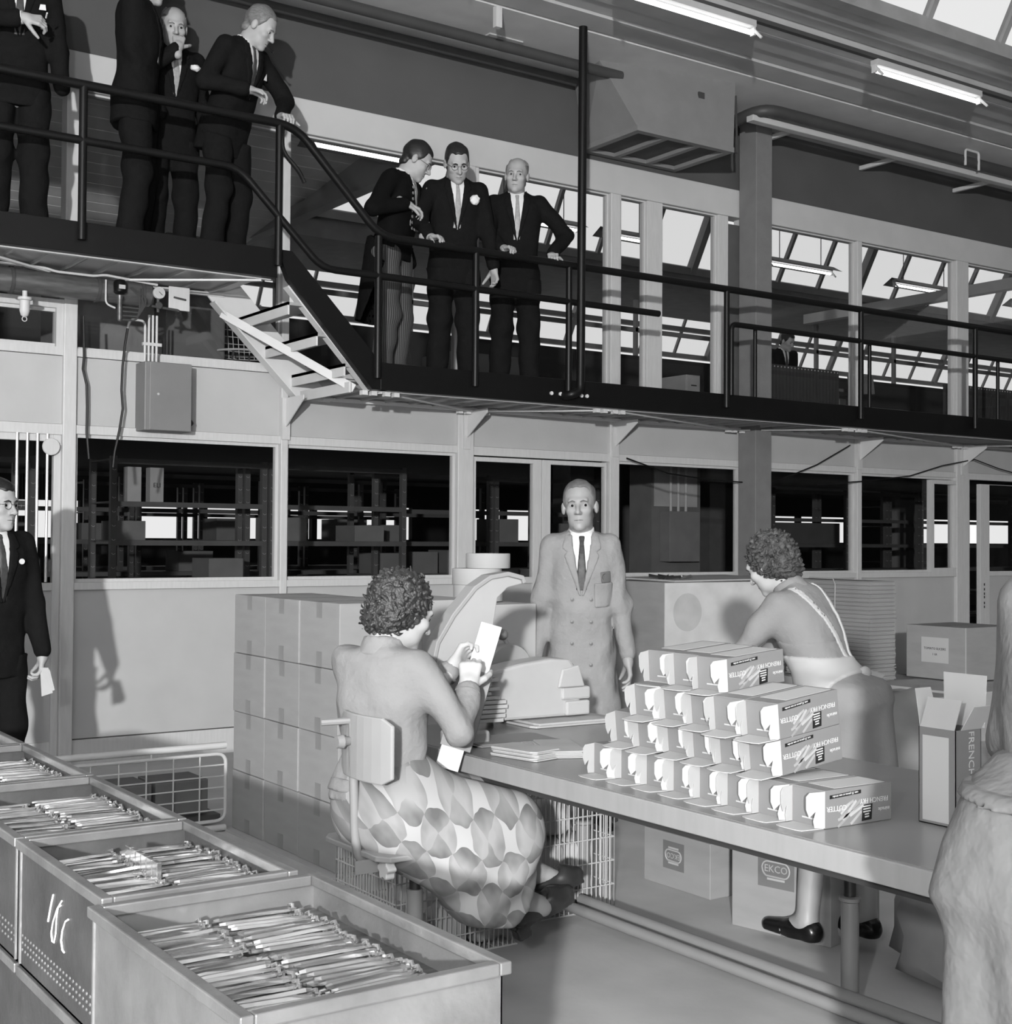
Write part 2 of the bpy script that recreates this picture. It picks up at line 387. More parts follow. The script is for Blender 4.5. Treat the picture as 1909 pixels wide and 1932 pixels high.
# diagonal wind bracing and clip bolts below the decks
def zig(xs, z, y0=YF+.1, y1=YB-.06):
    for i in range(len(xs)-1):
        ya, yb = (y0, y1) if i % 2 == 0 else (y1, y0)
        b = MB(); b.bar((xs[i],ya,z-.008), (xs[i+1],yb,z-.008), .035, .012); b.build('brace', m_white, wk)
        for dx in (-.12, -.05, .05, .12):
            q = MB(); q.box(xs[i]+dx-.02, xs[i]+dx+.02, ya-.02, ya+.02, z-.03, z); q.build('clip_bolt', m_white, wk)
zig([4.35, 5.54, 6.3, 8.3, 9.0, 11.4, 12.0, 14.4], 2.43); zig([-.5, .6, 1.6, 2.55, 3.5], 3.08)
# stair: white back stringer, treads, diagonal
b = MB(); b.prism([(3.42,3.10), (3.49,3.02), (4.08,2.42), (4.36,2.42), (4.36,2.50), (4.30,2.52), (3.66,3.18), (3.42,3.18)], 'Y', YB-.015, YB); b.build('stair_back_stringer', m_white, wk)
b = MB(); b.bar((3.46,YB-.05,3.03), (4.10,YB-.05,2.40), .09, .012, (.7,0,.7)); b.build('stringer_flange', m_white, wk)
b = MB(); b.bar((3.66,YF+.09,3.05), (4.25,YF+.09,2.43), .07, .012, (.7,0,.7)); b.build('stringer_flange', m_white, wk)
for i, (x, z) in enumerate(((3.66,2.90), (3.86,2.72), (4.06,2.54))):
    b = MB(); b.box(x, x+.22, YF+.06, YB-.01, z+.03, z+.05); b.build('stair_tread', m_steel, wk)
    b = MB(); b.box(x, x+.012, YF+.06, YB-.01, z-.03, z+.05); b.build('tread_lip', m_white, wk)
b = MB(); b.box(4.12, 4.135, YF+.1, YB-.03, 2.41, 2.48); b.build('stair_end_angle', m_white, wk)
b = MB(); b.bar((3.52,YB-.06,2.96), (4.17,YF+.12,2.44), .012, .055, (0,0,1)); b.build('stair_brace', m_white, wk)
# brackets on the partition posts
for x in (4.03, 5.53, 6.98, 9.95, 11.5, 12.9):
    b = MB(); b.prism([(WY-.035,2.43), (WY-.32,2.43), (WY-.32,2.40), (WY-.035,2.22)], 'X', x-.004, x+.004); b.build('bracket', m_white, wk)
    b = MB(); b.box(x-.03, x+.03, WY-.05, WY-.035, 2.14, 2.43); b.build('bracket_plate', m_frame, wk)
# rails
RY = YF-.03
rail = bend([(-3,RY,4.04), (3.66,RY,4.04), (4.27,RY,3.43), (24,RY,3.43)], .12)
b = MB(); b.tube(rail, .027, 12); b.build('handrail', m_black, wk)
rail2 = bend([(-3,RY,3.72), (3.28,RY,3.72), (3.85,RY,3.17), (6.67,RY,3.165)], .1)
b = MB(); b.tube(rail2, .024, 12); b.build('mid_rail', m_black, wk)
b = MB(); b.tube(bend([(7.42,RY,2.60), (7.42,RY,3.16), (24,RY,3.16)], .05), .022, 10); b.build('mid_rail', m_black, wk)
for x in (1.15, 2.33, 3.55): b = MB(); b.cyl((x,RY,3.15), (x,RY,4.04), .024, 10); b.build('rail_post', m_black, wk)
for x in (4.26, 5.02, 5.82, 7.37, 8.93, 10.48, 12.1, 13.7, 15.3): b = MB(); b.cyl((x,RY,2.5), (x,RY,3.43), .024, 10); b.build('rail_post', m_black, wk)
for x in (7.74, 9.11, 10.9): b = MB(); b.cyl((x,RY+.06,2.5), (x,RY+.06,3.16), .017, 10); b.build('rail_post', m_black, wk)
b = MB(); b.tube(bend([(3.57,RY,4.02), (3.56,RY-.02,3.86), (3.66,RY-.05,3.75), (3.70,RY-.05,3.68)], .06), .014, 8); b.build('rail_hook', m_black, wk)
# tall pole from the toe board up to the gutter
pl = thing('roof_pole', 'tall black pipe bent onto the walkway edge and rising to the roof gutter', 'pole', (5.86, 7.6, 2.5))
b = MB(); b.tube(bend([(5.79,YF,2.49), (5.80,YF-.08,2.49), (5.88,YF-.09,2.52), (5.89,YF-.08,2.75), (5.92,YF-.05,5.17)], .06), .031, 14); b.build('pole_shaft', m_black, pl)
b = MB()
for x in (5.68, 5.76, 5.95, 6.0): b.lathe([(.014,0),(.014,.012),(.008,.02)], (x, YF-.02, 2.50), 8, 'Y')
b.build('bolt', m_white, pl)
# ================================================================== HALL FURNITURE AND GOODS
m_card = mat('brown_cardboard', 138, .8, noise=.06, scale=5, stretch=(1,1,4))
m_card2 = mat('pale_cardboard', 160, .8, noise=.05, scale=5)
m_tape = mat('gummed_tape', 122, .5)
m_whitecard = mat('white_card', 172, .6, noise=.02)
m_print = mat('printed_carton_grey', 114, .55, noise=.04)
m_tabletop = mat('dark_lino_top', 118, .28, noise=.12, scale=2.5, spec=.5)
m_tableedge = mat('table_edge_wood', 132, .5, noise=.05, scale=5, stretch=(1,6,1))
m_tube = mat('grey_enamel_tube', 122, .4, noise=.04)
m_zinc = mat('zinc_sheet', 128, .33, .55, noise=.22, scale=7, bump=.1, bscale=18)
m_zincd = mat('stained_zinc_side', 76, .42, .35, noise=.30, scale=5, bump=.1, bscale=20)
m_strip = mat('polished_strip', 196, .18, .9, noise=.08, scale=20)
m_wire = mat('white_wire', 170, .45, noise=.03)
m_chalk = mat('white_chalk', 240, .9)
m_ink = mat('black_print', 26, .6)
m_whiteink = mat('white_print', 180, .6, noise=.02)

# ---- long packing table
TX0, TX1, TY0, TY1, TZ = 2.40, 3.41, .75, 4.36, .75
tb = thing('packing_table', 'long packing table with dark top, pale edge strip and telescopic legs', 'table', (2.9, 2.5, 0))
b = MB(); b.box(TX0+.004, TX1-.004, TY0, TY1, TZ-.03, TZ); b.build('table_top', m_tabletop, tb)
b = MB(); b.box(TX0-.012, TX0+.004, TY0, TY1, TZ-.058, TZ-.001); b.build('edge_strip', m_tableedge, tb, .003)
b = MB(); b.box(TX0+.05, TX0+.09, TY0+.05, TY1-.05, TZ-.09, TZ-.03); b.build('apron_rail', mat('dark_frame_iron', 50, .5), tb)
b = MB(); b.box(TX1-.09, TX1-.05, TY0+.05, TY1-.05, TZ-.09, TZ-.03); b.build('apron_rail', MATS['dark_frame_iron'], tb)
for x, y in ((3.27, 2.85), (3.27, 1.2), (2.56, 1.0), (3.27, 4.2)):
    lg = MB(); lg.cyl((x,y,0), (x,y,.35), .028, 16); lg.lathe([(.028,0),(.034,.004),(.034,.014),(.028,.018)], (x,y,.335), 16); o = lg.build('leg', m_tube, tb)
    q = MB(); q.cyl((x,y,.34), (x,y,TZ-.03), .019, 12); q.build('inner_leg', mat('dark_leg_tube', 55, .4, .3), o)
for x in (3.10, 3.20):
    q = MB(); q.cyl((x, .9, .07), (x, 4.12, .07), .02, 12); q.build('foot_bar', m_tube, tb)

# ---- folded cartons piled on the table
def make_carton(name, printed, label):
    """lies along local +X; open end with flaps towards -X; base centre of the open end at origin"""
    L, Wd, Hh, T = .235, .112, .093, .0016
    t = thing(name, label, 'carton', local=True)
    b = MB(); b.box(0, L, 0, Wd, 0, Hh); b.build('body', m_print, t, .0012)
    b = MB(); b.box(-.0012, -.0002, .004, Wd-.004, .003, Hh-.004); b.build('end_flap', m_card2 if False else m_print, t)
    b = MB(); b.box(-.0022, -.0014, .03, .075, .017, .0205); b.build('tuck_slit', m_whitecard, t)
    b = MB(); b.prism([(0,.004), (-.066,.012), (-.072,.03), (-.072,Wd-.03), (-.066,Wd-.012), (0,Wd-.004)], 'Z', -.0005, .0015); b.build('bottom_flap', m_whitecard, t)
    def dust(y, sgn):
        b = MB(); A = [(0,.002), (-.030,.004), (-.034,.02), (-.026,.045), (-.046,.03), (-.055,.05), (-.055,Hh-.012), (-.045,Hh-.003), (0,Hh-.002)]
        dv = Vector((math.cos(R(22)), 0)); vs = []
        for th in (0, .0016):
            for u, v in A: vs.append((u*math.cos(R(24)), y+sgn*(-u)*math.sin(R(24))*-.55+th, v))
        n = len(A); b.add(vs, [tuple(range(n))[::-1], tuple(range(n, 2*n))]+[(i,(i+1)%n,n+(i+1)%n,n+i) for i in range(n)])
        b.build('dust_flap', m_whitecard, t)
    dust(0, -1); dust(Wd-.002, 1)
    b = MB(); b.box(.045, L-.012, .012, Wd-.012, Hh, Hh+.0007); b.build('top_label', m_whitecard, t)
    if printed:
        fx = lambda x, z: frame((x, -.0006, z), (-1,0,0), (0,0,-1))        # printed upside down on the face towards -Y
        def prt(nm, poly, m, d):
            b = MB(); b.prism(poly, 'Y', -d, 0); return b.build(nm, m, t)
        text_part('print_text', 'FRENCH FRY', .0175, m_whiteink, t, fx(.172, .056))
        text_part('print_text', 'CUTTER', .0185, m_whiteink, t, fx(.040, .047))
        text_part('print_text', 'miracle', .014, m_whiteink, t, fx(.207, .030))
        prt('print_bar', [(.016,.071), (.125,.076), (.125,.085), (.016,.080)], m_ink, .0006)
        text_part('print_text', 'cuts 25 pieces at one stroke', .0078, m_whiteink, t, frame((.07, -.0010, .0782), (-1,0,-.045), (.045,0,-1)))
        prt('print_panel', [(.128,.006), (.163,.008), (.166,.047), (.131,.046)], m_ink, .0006)
        for k in range(5):
            z = .014+k*.0065; w_ = .026 if k > 1 else .015
            prt('print_line', [(.146-w_/2,z), (.146+w_/2,z+.001), (.146+w_/2,z+.0042), (.146-w_/2,z+.0032)], m_whiteink, .0011)
        rnd = random.Random(5)
        for k in range(11):                                                # printed picture of a handful of fries
            a = R(30+rnd.uniform(-14, 14)); c = (.088+rnd.uniform(-.026,.024), .034+rnd.uniform(-.018,.016)); l_ = rnd.uniform(.035,.06); h_ = .0033
            d = (math.cos(a)*l_/2, math.sin(a)*l_/2); n_ = (-math.sin(a)*h_, math.cos(a)*h_)
            prt('printed_fry', [(c[0]-d[0]-n_[0],c[1]-d[1]-n_[1]), (c[0]+d[0]-n_[0],c[1]+d[1]-n_[1]), (c[0]+d[0]+n_[0],c[1]+d[1]+n_[1]), (c[0]-d[0]+n_[0],c[1]-d[1]+n_[1])], mat('fry_tint_%d' % (k % 3), (132,146,158)[k % 3], .6), .0006+.0001*(k % 3))
    return t
WORD = ['nearest', 'second', 'third', 'fourth', 'fifth', 'sixth', 'seventh', 'eighth']
LAYER = ['bottom', 'second', 'third', 'top']
cA = make_carton('carton', True, 'x'); cB = make_carton('carton', False, 'x'); usedA = usedB = False
rnd = random.Random(11)
for li, (n, x, y, z, tilt, yaw_) in enumerate(((8, 2.512, 2.268, .751, 0, -2), (6, 2.545, 2.44, .852, -5.5, 2), (5, 2.535, 2.44, .945, -5.5, 2.5), (3, 2.575, 2.67, 1.040, -4, 4))):
    for i in range(n):
        yy = y+i*.1165
        near = i == 0
        lab = ('%s carton of the %s layer, with upside-down white print on its side' if near else '%s carton from the front in the %s layer of the carton pile on the table') % (WORD[i], LAYER[li])
        src, used = (cA, usedA) if near else (cB, usedB)
        o = src if not used else dup(src)
        if near: usedA = True
        else: usedB = True
        o['label'] = lab; o['group'] = 'empty cartons piled on the packing table'
        j = rnd.uniform(-.012, .012) if not near else 0
        o.location = (x+j+i*.006*(li > 0)+(.02 if li == 0 and i > 3 else 0), yy, z); o.rotation_euler = Euler((0, R(tilt), R(yaw_)))
# carton standing on end beside the worker on the right
c = make_carton('carton', True, 'opened carton standing upright on the table beside the worker at the right')
c.location = (2.77, 2.21, .751+.235); c.rotation_euler = Euler((0, R(90), R(-82)), 'XYZ')
b = MB(); b.box(.0, .235, -.0, -.0015, .0, .0); 
st = thing('upright_carton', 'tall opened carton standing on end on the table beside the worker at right', 'carton', (2.785, 2.20, .75))
bpy.data.objects.remove(c) if False else None
def kill(o):
    for ch in list(o.children): kill(ch)
    bpy.data.objects.remove(o)
kill(c)
# built upright: faces -X with a long white label, -Y with dark print
X0, X1, Y0, Y1, Z0, Z1 = 2.785, 2.885, 2.095, 2.205, .751, .99
b = MB()
for q in ((X0,X0+.002,Y0,Y1), (X1-.002,X1,Y0,Y1), (X0,X1,Y0,Y0+.002), (X0,X1,Y1-.002,Y1)): b.box(q[0],q[1],q[2],q[3],Z0,Z1)
b.box(X0,X1,Y0,Y1,Z0,Z0+.002); b.build('body', m_print, st)
b = MB(); b.box(X0-.0008, X0, Y0+.02, Y1-.012, Z0+.008, Z1-.02); b.build('side_label', m_whitecard, st)
b = MB(); b.quadsheet((X0,Y0+.004,Z1), (X0,Y1-.004,Z1), (X0+.03,Y1-.004,Z1+.072), (X0+.03,Y0+.004,Z1+.072), .0016); b.build('front_flap', m_card2, st)
b = MB(); b.quadsheet((X0+.004,Y1,Z1), (X1-.02,Y1,Z1), (X1-.03,Y1+.02,Z1+.092), (X0+.01,Y1+.02,Z1+.092), .0016); b.build('dust_flap', m_whitecard, st)
b = MB(); b.quadsheet((X1,Y0-.01,Z1), (X1,Y1+.0,Z1), (X1+.01,Y1+.01,Z1+.13), (X1+.01,Y0-.01,Z1+.13), .0016); b.build('back_flap', m_whitecard, st, .001)
b = MB(); b.quadsheet((X0+.02,Y0,Z1), (X1,Y0,Z1), (X1+.03,Y0-.03,Z1+.06), (X0+.03,Y0-.03,Z1+.06), .0016); b.build('dust_flap', m_whitecard, st)
text_part('print_text', 'FRENCH FRY', .03, m_whiteink, st, frame((X0+.06-2.785, Y0-.0006-2.20, .15), (0,0,-1), (1,0,0)))
text_part('print_text', 'CUTTER', .03, m_whiteink, st, frame((X0+.025-2.785, Y0-.0006-2.20, .06), (0,0,-1), (1,0,0)))

# ---- stack of twelve packing boxes, with more behind
def packing_box(name, label, x, y, z, sx, sy, sz, m=None, group=None, tape='X'):
    t = thing(name, label, 'box', (x+sx/2, y+sy/2, z), group)
    b = MB(); b.box(x, x+sx, y, y+sy, z, z+sz); b.build('body', m or m_card, t, .004)
    yc, xc = y+sy/2, x+sx/2
    if tape:
        for q in ((x-.0008, x, yc-.028, yc+.028, z+sz-.07, z+sz-.002), (x-.0008, x, yc-.028, yc+.028, z+.002, z+.07), (x, x+sx, yc-.028, yc+.028, z+sz, z+sz+.0006)): b = MB(); b.box(*q); b.build('tape_strip', m_tape, t)
        b = MB(); b.box(x+.003, x+sx-.003, y+sy/2-.002, y+sy/2+.002, z+sz-.0005, z+sz+.0004); b.build('top_seam', m_ink, t)
    return t
ROWS = ['bottom', 'second', 'third', 'top']; COLS = ['near', 'middle', 'far']
for r in range(4):
    for k in range(3):
        y0 = (5.185, 5.575, 5.945)[k]; sy = (.383, .363, .365)[k]
        packing_box('packing_box', 'taped brown packing box in the %s row of the tall stack, %s column' % (ROWS[r], COLS[k]), 2.70+(.004 if (r+k) % 2 else 0), y0, .012+r*.2905, .42, sy, .288, group='packing boxes in the tall stack by the trolley')
b = MB(); b.box(2.66, 4.2, 5.14, 6.36, 0, .012); o = b.build('pallet_board', m_card2); tag(o, 'thin pale board lying under the stack of packing boxes', 'board')
for r in range(4):
    packing_box('packing_box', 'brown packing box behind the seated woman, %s of its column' % ROWS[r], 3.13, 5.30, .012+r*.2905, .40, .5, .288, m_card2, 'packing boxes behind the seated woman', None)
    packing_box('packing_box', 'brown packing box under the tape rolls, %s of its column' % ROWS[r], 3.54, 5.42, .012+r*.282, .38, .5, .279, m_card2, 'packing boxes under the tape rolls', None)
for i, (x, y, z, r0, r1, h) in enumerate(((3.77, 5.72, 1.142, .125, .05, .082), (3.77, 5.73, 1.225, .125, .05, .082), (3.83, 5.72, 1.308, .112, .05, .075))):
    t = thing('tape_roll', '%s of the three big pale tape rolls piled on the boxes' % ('lowest', 'middle one', 'topmost')[i], 'tape roll', (x, y, z), 'tape rolls piled on the boxes')
    b = MB(); b.lathe([(r1,0),(r0,0),(r0+.002,.004),(r0+.002,h-.004),(r0,h),(r1,h)], (x,y,z), 36)
    b.f = b.f[:-2]; n = 36; b.f += [(5*n+k, 5*n+(k+1)%n, (k+1)%n, k) for k in range(n)]
    b.build('roll', m_card2, t)
    b = MB(); b.lathe([(r1-.004,0.001),(r1-.0005,0.001),(r1-.0005,h-.001),(r1-.004,h-.001)], (x,y,z), 24); b.build('core', m_card, t)

# ---- large pale case, flattened cardboard, boxes and sacks at the back
t = thing('large_case', 'large pale cardboard case with a faint round stamp behind the carton pile', 'case', (7, 7.75, 0))
b = MB(); b.box(6.50, 7.60, 7.4, 8.15, 0, 1.15); b.build('body', m_card2, t, .006)
b = MB(); b.box(6.497, 6.50, 7.40, 8.15, .0, 1.15); b.build('end_panel', m_card, t)
b = MB(); b.box(6.505, 7.6, 7.396, 7.4, .02, 1.145); b.build('front_panel', mat('pale_case_front', 196, .7), t)
b = MB(); b.lathe([(.0,0),(.14,0),(.14,.0018),(.0,.0018)], (6.72, 7.3935, .93), 32, 'Y'); b.build('round_stamp', mat('faint_stamp', 178, .7), t)
b = MB(); b.quadsheet((6.62,7.42,1.152), (7.72,7.36,1.16), (7.75,8.1,1.17), (6.62,8.1,1.16), .012); b.build('lid_sheet', m_card2, t)
t = thing('tool_heap', 'small heap of dark shiny metal pieces lying on the pale case', 'tools', (6.8, 7.7, 1.17)); rnd = random.Random(3)
for k in range(9):
    b = MB(); p = Vector((6.56+rnd.random()*.4, 7.5+rnd.random()*.3, 1.185)); a = rnd.random()*6; d = Vector((math.cos(a)*.06, math.sin(a)*.06, .012*rnd.random())); b.tube([p-d, p+d], .009, 6); b.build('metal_piece', m_strip if k % 2 else m_hw, t)
def cardboard_stack(name, label, x0, x1, y0, y1, z0, z1, seed, pitch_=.011):
    t = thing(name, label, 'cardboard', ((x0+x1)/2, (y0+y1)/2, z0)); rnd = random.Random(seed); n = int((z1-z0)/pitch_)
    for i in range(n):
        j = rnd.uniform(-.009,.009); k = rnd.uniform(-.007,.007); z = z0+i*pitch_
        b = MB(); b.box(x0+j, x1+j, y0+k, y1+k, z, z+pitch_*.78); b.build('sheet', m_card2 if i % 3 else m_card, t)
    b = MB(); b.box(x0+.015, x1-.015, y0+.012, y1-.012, z0, z1-.01); b.build('sheet_core', m_card, t)
    return t
for nm, lab, a in (('flattened_boxes', 'tall stack of flattened cardboard boxes behind the bending woman', (8.49, 8.80, 7.2, 8.1, .34, 1.15, 1)),):
    t = cardboard_stack(nm, lab, *a)
    for y, z0_, z1_ in ((7.55, .80, 1.15), (7.50, .48, .80)):
        b = MB(); b.tube([(8.475,y,z0_), (8.465,y-.01,z0_+.05), (8.462,y-.012,(z0_+z1_)/2), (8.466,y-.01,z1_-.04), (8.478,y+.02,z1_+.004), (8.50,y+.3,z1_+.006)], .006, 6); b.build('binding_string', m_wire, t)
packing_box('packing_box', 'wide box carrying the stack of flattened cardboard', 8.35, 7.1, 0, .95, 1.1, .33, m_card2, None, None)
t = packing_box('labelled_box', 'taped carton with a small white paper label at the back by the open door', 8.9, 6.6, .37, .60, .57, .42, m_card, None, None)
b = MB(); b.box(8.898, 8.9, 6.76, 7.02, .50, .70); b.build('paper_label', m_whitecard, t)
text_part('label_text', 'TOMATO SLICERS', .026, m_ink, t, frame((8.8965-9.2, 6.89-6.885, .61-.37), (0,-1,0), (0,0,1)))
text_part('label_text', '1 GR', .022, m_ink, t, frame((8.8965-9.2, 6.89-6.885, .565-.37), (0,-1,0), (0,0,1)))
b = MB(); b.box(8.9, 9.5, 6.8835, 6.8865, .7896, .7906); b.build('top_seam', m_ink, t)
b = MB(); b.box(8.8985, 8.905, 6.5985, 6.604, .40, .79); b.build('edge_tape', m_whitecard, t)
packing_box('packing_box', 'low box under the carton with the white paper label', 8.3, 6.15, 0, 1.5, .90, .36, m_card2, None, None)
packing_box('packing_box', 'open-topped box beside the apron at the back of the table', 7.0, 5.6, .0, .5, .5, .45, m_card, None, None)

# ---- boxes, crate and sack under the table
def stamp_box(name, label, x, y, z, sx, sy, sz, rz, flip, sc=.1):
    t = thing(name, label, 'box', (x,y,z), rz=rz, local=True)
    b = MB(); b.box(0, sx, -sy, 0, 0, sz); b.build('body', m_card, t, .003)
    up = (0,0,-1) if flip else (0,0,1); xd = (0,1,0) if flip else (0,-1,0)
    yc, zc = -sy*.46, sz*.60
    b = MB(); b.box(-.0008, 0, yc-sc*.62, yc+sc*.62, zc-sc*.55, zc+sc*.55); b.build('stamp_panel', mat('stamp_grey', 104, .8), t)
    m_st = mat('stamp_light', 160, .8)
    pts = []
    for k in range(25):
        a = 2*math.pi*k/24; cx_ = .27*sc if math.cos(a) > 0 else -.27*sc
        pts.append((-.0012, yc+cx_+.2*sc*math.cos(a), zc+.22*sc*math.sin(a)))
    b = MB(); b.tube(pts, .0035, 4, False); b.build('stamp_ring', m_st, t)
    for s_ in (-1, 1): b = MB(); b.box(-.0016, 0, yc-.3*sc, yc+.3*sc, zc+s_*.30*sc-.004, zc+s_*.30*sc+.004); b.build('stamp_bar', m_st, t)
    text_part('stamp_text', 'EKCO', .30*sc, m_st, t, frame((-.0016, yc, zc), xd, up))
    return t
stamp_box('stamped_box', 'brown box standing upside down under the table with a dark square stamp', 3.79, 4.44, 0, .32, .41, .225, 0, True, .105)
stamp_box('stamped_box', 'larger brown box under the table beside the table leg with a dark square stamp', 3.62, 3.73, 0, .36, .42, .40, R(12), False, .125)
def wire_crate(name, label, x0, x1, y0, y1, z0, z1, pitch_, cat='crate'):
    t = thing(name, label, cat, ((x0+x1)/2, (y0+y1)/2, z0)); r = .0028
    for face, pl_ in (('side', 'Xa'), ('side', 'Xb'), ('side', 'Ya'), ('side', 'Yb')):
        b = MB(); k = 5
        a0, a1 = (y0, y1) if pl_[0] == 'X' else (x0, x1); c_ = {'Xa': x0, 'Xb': x1, 'Ya': y0, 'Yb': y1}[pl_]
        P = (lambda u, z: (c_, u, z)) if pl_[0] == 'X' else (lambda u, z: (u, c_, z))
        n = max(2, int((a1-a0)/pitch_))
        for i in range(n+1): b.tube([P(a0+(a1-a0)*i/n, z0), P(a0+(a1-a0)*i/n, z1)], r, k)
        for i in range(7): b.tube([P(a0, z0+(z1-z0)*i/6), P(a1, z0+(z1-z0)*i/6)], r*1.15, k)
        b.tube([P(a0, z1), P(a1, z1)], .005, 6); b.tube([P(a0, z0), P(a1, z0)], .005, 6)
        b.build('wire_side', m_wire, t)
    b = MB()
    for i in range(12): b.tube([(x0+(x1-x0)*i/11, y0, z0+.004), (x0+(x1-x0)*i/11, y1, z0+.004)], r, 5)
    b.build('wire_base', m_wire, t)
    return t
wire_crate('wire_crate', 'white wire crate of wrapped goods under the table beside her shoes', 2.86, 3.40, 4.165, 4.62, .0, .56, .022)
wire_crate('wire_crate', 'low white wire crate on the floor behind the chair of the seated woman', 2.30, 2.80, 3.98, 4.42, 0, .42, .02)
rnd = random.Random(21)
def parcel(name, label, c, r, seed, group, m=None):
    bm = bmesh.new(); bmesh.ops.create_icosphere(bm, subdivisions=3, radius=1); rr = random.Random(seed)
    ks = [(Vector((rr.uniform(-1,1),rr.uniform(-1,1),rr.uniform(-1,1))).normalized(), rr.uniform(4,9), rr.uniform(0,6)) for _ in range(6)]
    for v in bm.verts:
        n = v.co.normalized(); d = 1+sum(.028*math.sin(k*(n@d0)*3.1+p) for d0, k, p in ks)
        sgn = lambda q: math.copysign(abs(q)**.62, q)
        v.co = Vector((sgn(n.x)*r[0], sgn(n.y)*r[1], sgn(n.z)*r[2]))*d
    me = bpy.data.meshes.new(name); bm.to_mesh(me); bm.free(); me.materials.append(m or m_whitecard); me.polygons.foreach_set('use_smooth', [True]*len(me.polygons))
    o = bpy.data.objects.new(name, me); COL.objects.link(o); o.location = c; o.rotation_euler = (0,0,rr.random()*.6-.3)
    return tag(o, label, 'parcel', group)
m_paper = mat('crumpled_paper', 165, .75, noise=.06)
for i, (x, y, z) in enumerate(((2.98,4.28,.075), (3.13,4.29,.075), (3.28,4.30,.075), (2.98,4.48,.075), (3.13,4.5,.075), (3.28,4.5,.075), (2.99,4.29,.215), (3.14,4.30,.215), (3.27,4.29,.215), (3.05,4.48,.215), (3.22,4.48,.215), (3.03,4.31,.35), (3.2,4.33,.35))):
    parcel('wrapped_parcel', 'pale paper-wrapped parcel among others in the wire crate under the table', (x,y,z), (.078,.09,.068), i, 'wrapped parcels in the wire crate under the table', m_paper)
for i in range(9):
    parcel('wrapped_parcel', 'pale paper-wrapped parcel among others in the low crate behind the chair', (2.39+(i % 3)*.155, 4.06+(i//3)*.135, .085), (.072,.064,.078), 40+i, 'wrapped parcels in the crate behind the chair', m_paper)
parcel('paper_sack', 'crumpled pale paper sack slumped under the far side of the table at right', (3.83, 2.75, .14), (.24,.30,.17), 77, None, mat('sack_paper', 150, .8))
parcel('paper_sack', 'bulging brown paper sack with a torn white spot behind the bending woman', (5.75, 4.75, .32), (.30,.30,.34), 78, None, mat('brown_sack', 125, .8))
parcel('paper_sack', 'second brown paper sack low behind the upright carton', (6.7, 4.2, .2), (.30,.30,.22), 79, None, MATS['brown_sack'])
packing_box('packing_box', 'low open box on the floor at the far side of the table leg', 3.6, 2.2, 0, .7, .5, .12, m_card, None, None)

# ---- trolley behind the bins
t = thing('wire_trolley', 'low trolley with a pale tube frame and wide wire mesh front by the partition', 'trolley', (2.1, 6.5, 0))
def rrect(x0, x1, z0, z1, y, r=.05):
    return bend([((x0+x1)/2,y,z1), (x1,y,z1), (x1,y,z0), (x0,y,z0), (x0,y,z1), ((x0+x1)/2,y,z1)], r, 5)
b = MB(); b.tube(rrect(1.45, 2.66, .055, .385, 6.30), .009, 8, False); b.build('mesh_frame', m_wire, t)
for i in range(1, 9): b = MB(); x = 1.45+i*1.21/9; b.tube([(x,6.30,.055), (x,6.30,.385)], .0038, 6); b.build('mesh_wire', m_wire, t)
for i in range(1, 6): b = MB(); z = .055+i*.33/6; b.tube([(1.45,6.30,z), (2.66,6.30,z)], .0038, 6); b.build('mesh_wire', m_wire, t)
for z in (.425, .02): b = MB(); b.tube([(1.40,6.30,z), (2.66,6.30,z)], .017, 10); b.build('rail_tube', m_wire, t)
for x in (1.75, 2.28): b = MB(); b.tube([(x,6.30,.385), (x,6.30,.425)], .006, 6); b.build('tab', m_wire, t)
b = MB(); b.box(1.40, 2.66, 6.36, 6.68, .05, .075); b.build('tray', mat('dark_tray', 62, .6), t)
for i in range(4): packing_box('packing_box', '%s of the small grey boxes lying in the wire trolley' % ('leftmost','second','third','rightmost')[i], 1.47+i*.29, 6.40, .078, .27, .26, .17, mat('trolley_box', 92, .8), 'boxes in the wire trolley', None)

# ---- zinc bins full of bright metal strips
bins = [(.845,1.265,3.975,4.69,.75), (.845,1.265,3.235,3.965,.75), (.845,1.265,2.60,3.225,.75), (.812,1.30,1.86,2.585,.745), (.845,1.265,4.70,5.42,.75)]
bn = ['second from the back', 'third from the back', 'second from the front, chalk marked', 'nearest', 'farthest']
strip_mesh = None
def make_strip():
    b = MB(); L = .178
    prof = [(-L/2,.0035,.0022), (-L/2+.012,.006,.003), (-.03,.0055,.0028), (.03,.0075,.003), (L/2-.03,.009,.0022), (L/2-.004,.0065,.0022), (L/2,.003,.0018)]
    vs = []; 
    for x, w_, h in prof: vs += [(x,-w_,0), (x,w_,0), (x,w_*.6,h*2), (x,-w_*.6,h*2)]
    n = len(prof); fs = [(i*4+k, i*4+(k+1)%4, i*4+4+(k+1)%4, i*4+4+k) for i in range(n-1) for k in range(4)]+[(3,2,1,0), tuple((n-1)*4+k for k in range(4))]
    b.add(vs, fs); b.tube([(L/2-.012,-.011,.006), (L/2-.008,0,.010), (L/2-.012,.011,.006)], .0035, 6); b.smooth = False
    return b.mesh('metal_strip', m_strip)
strip_mesh = make_strip(); rnd = random.Random(8)
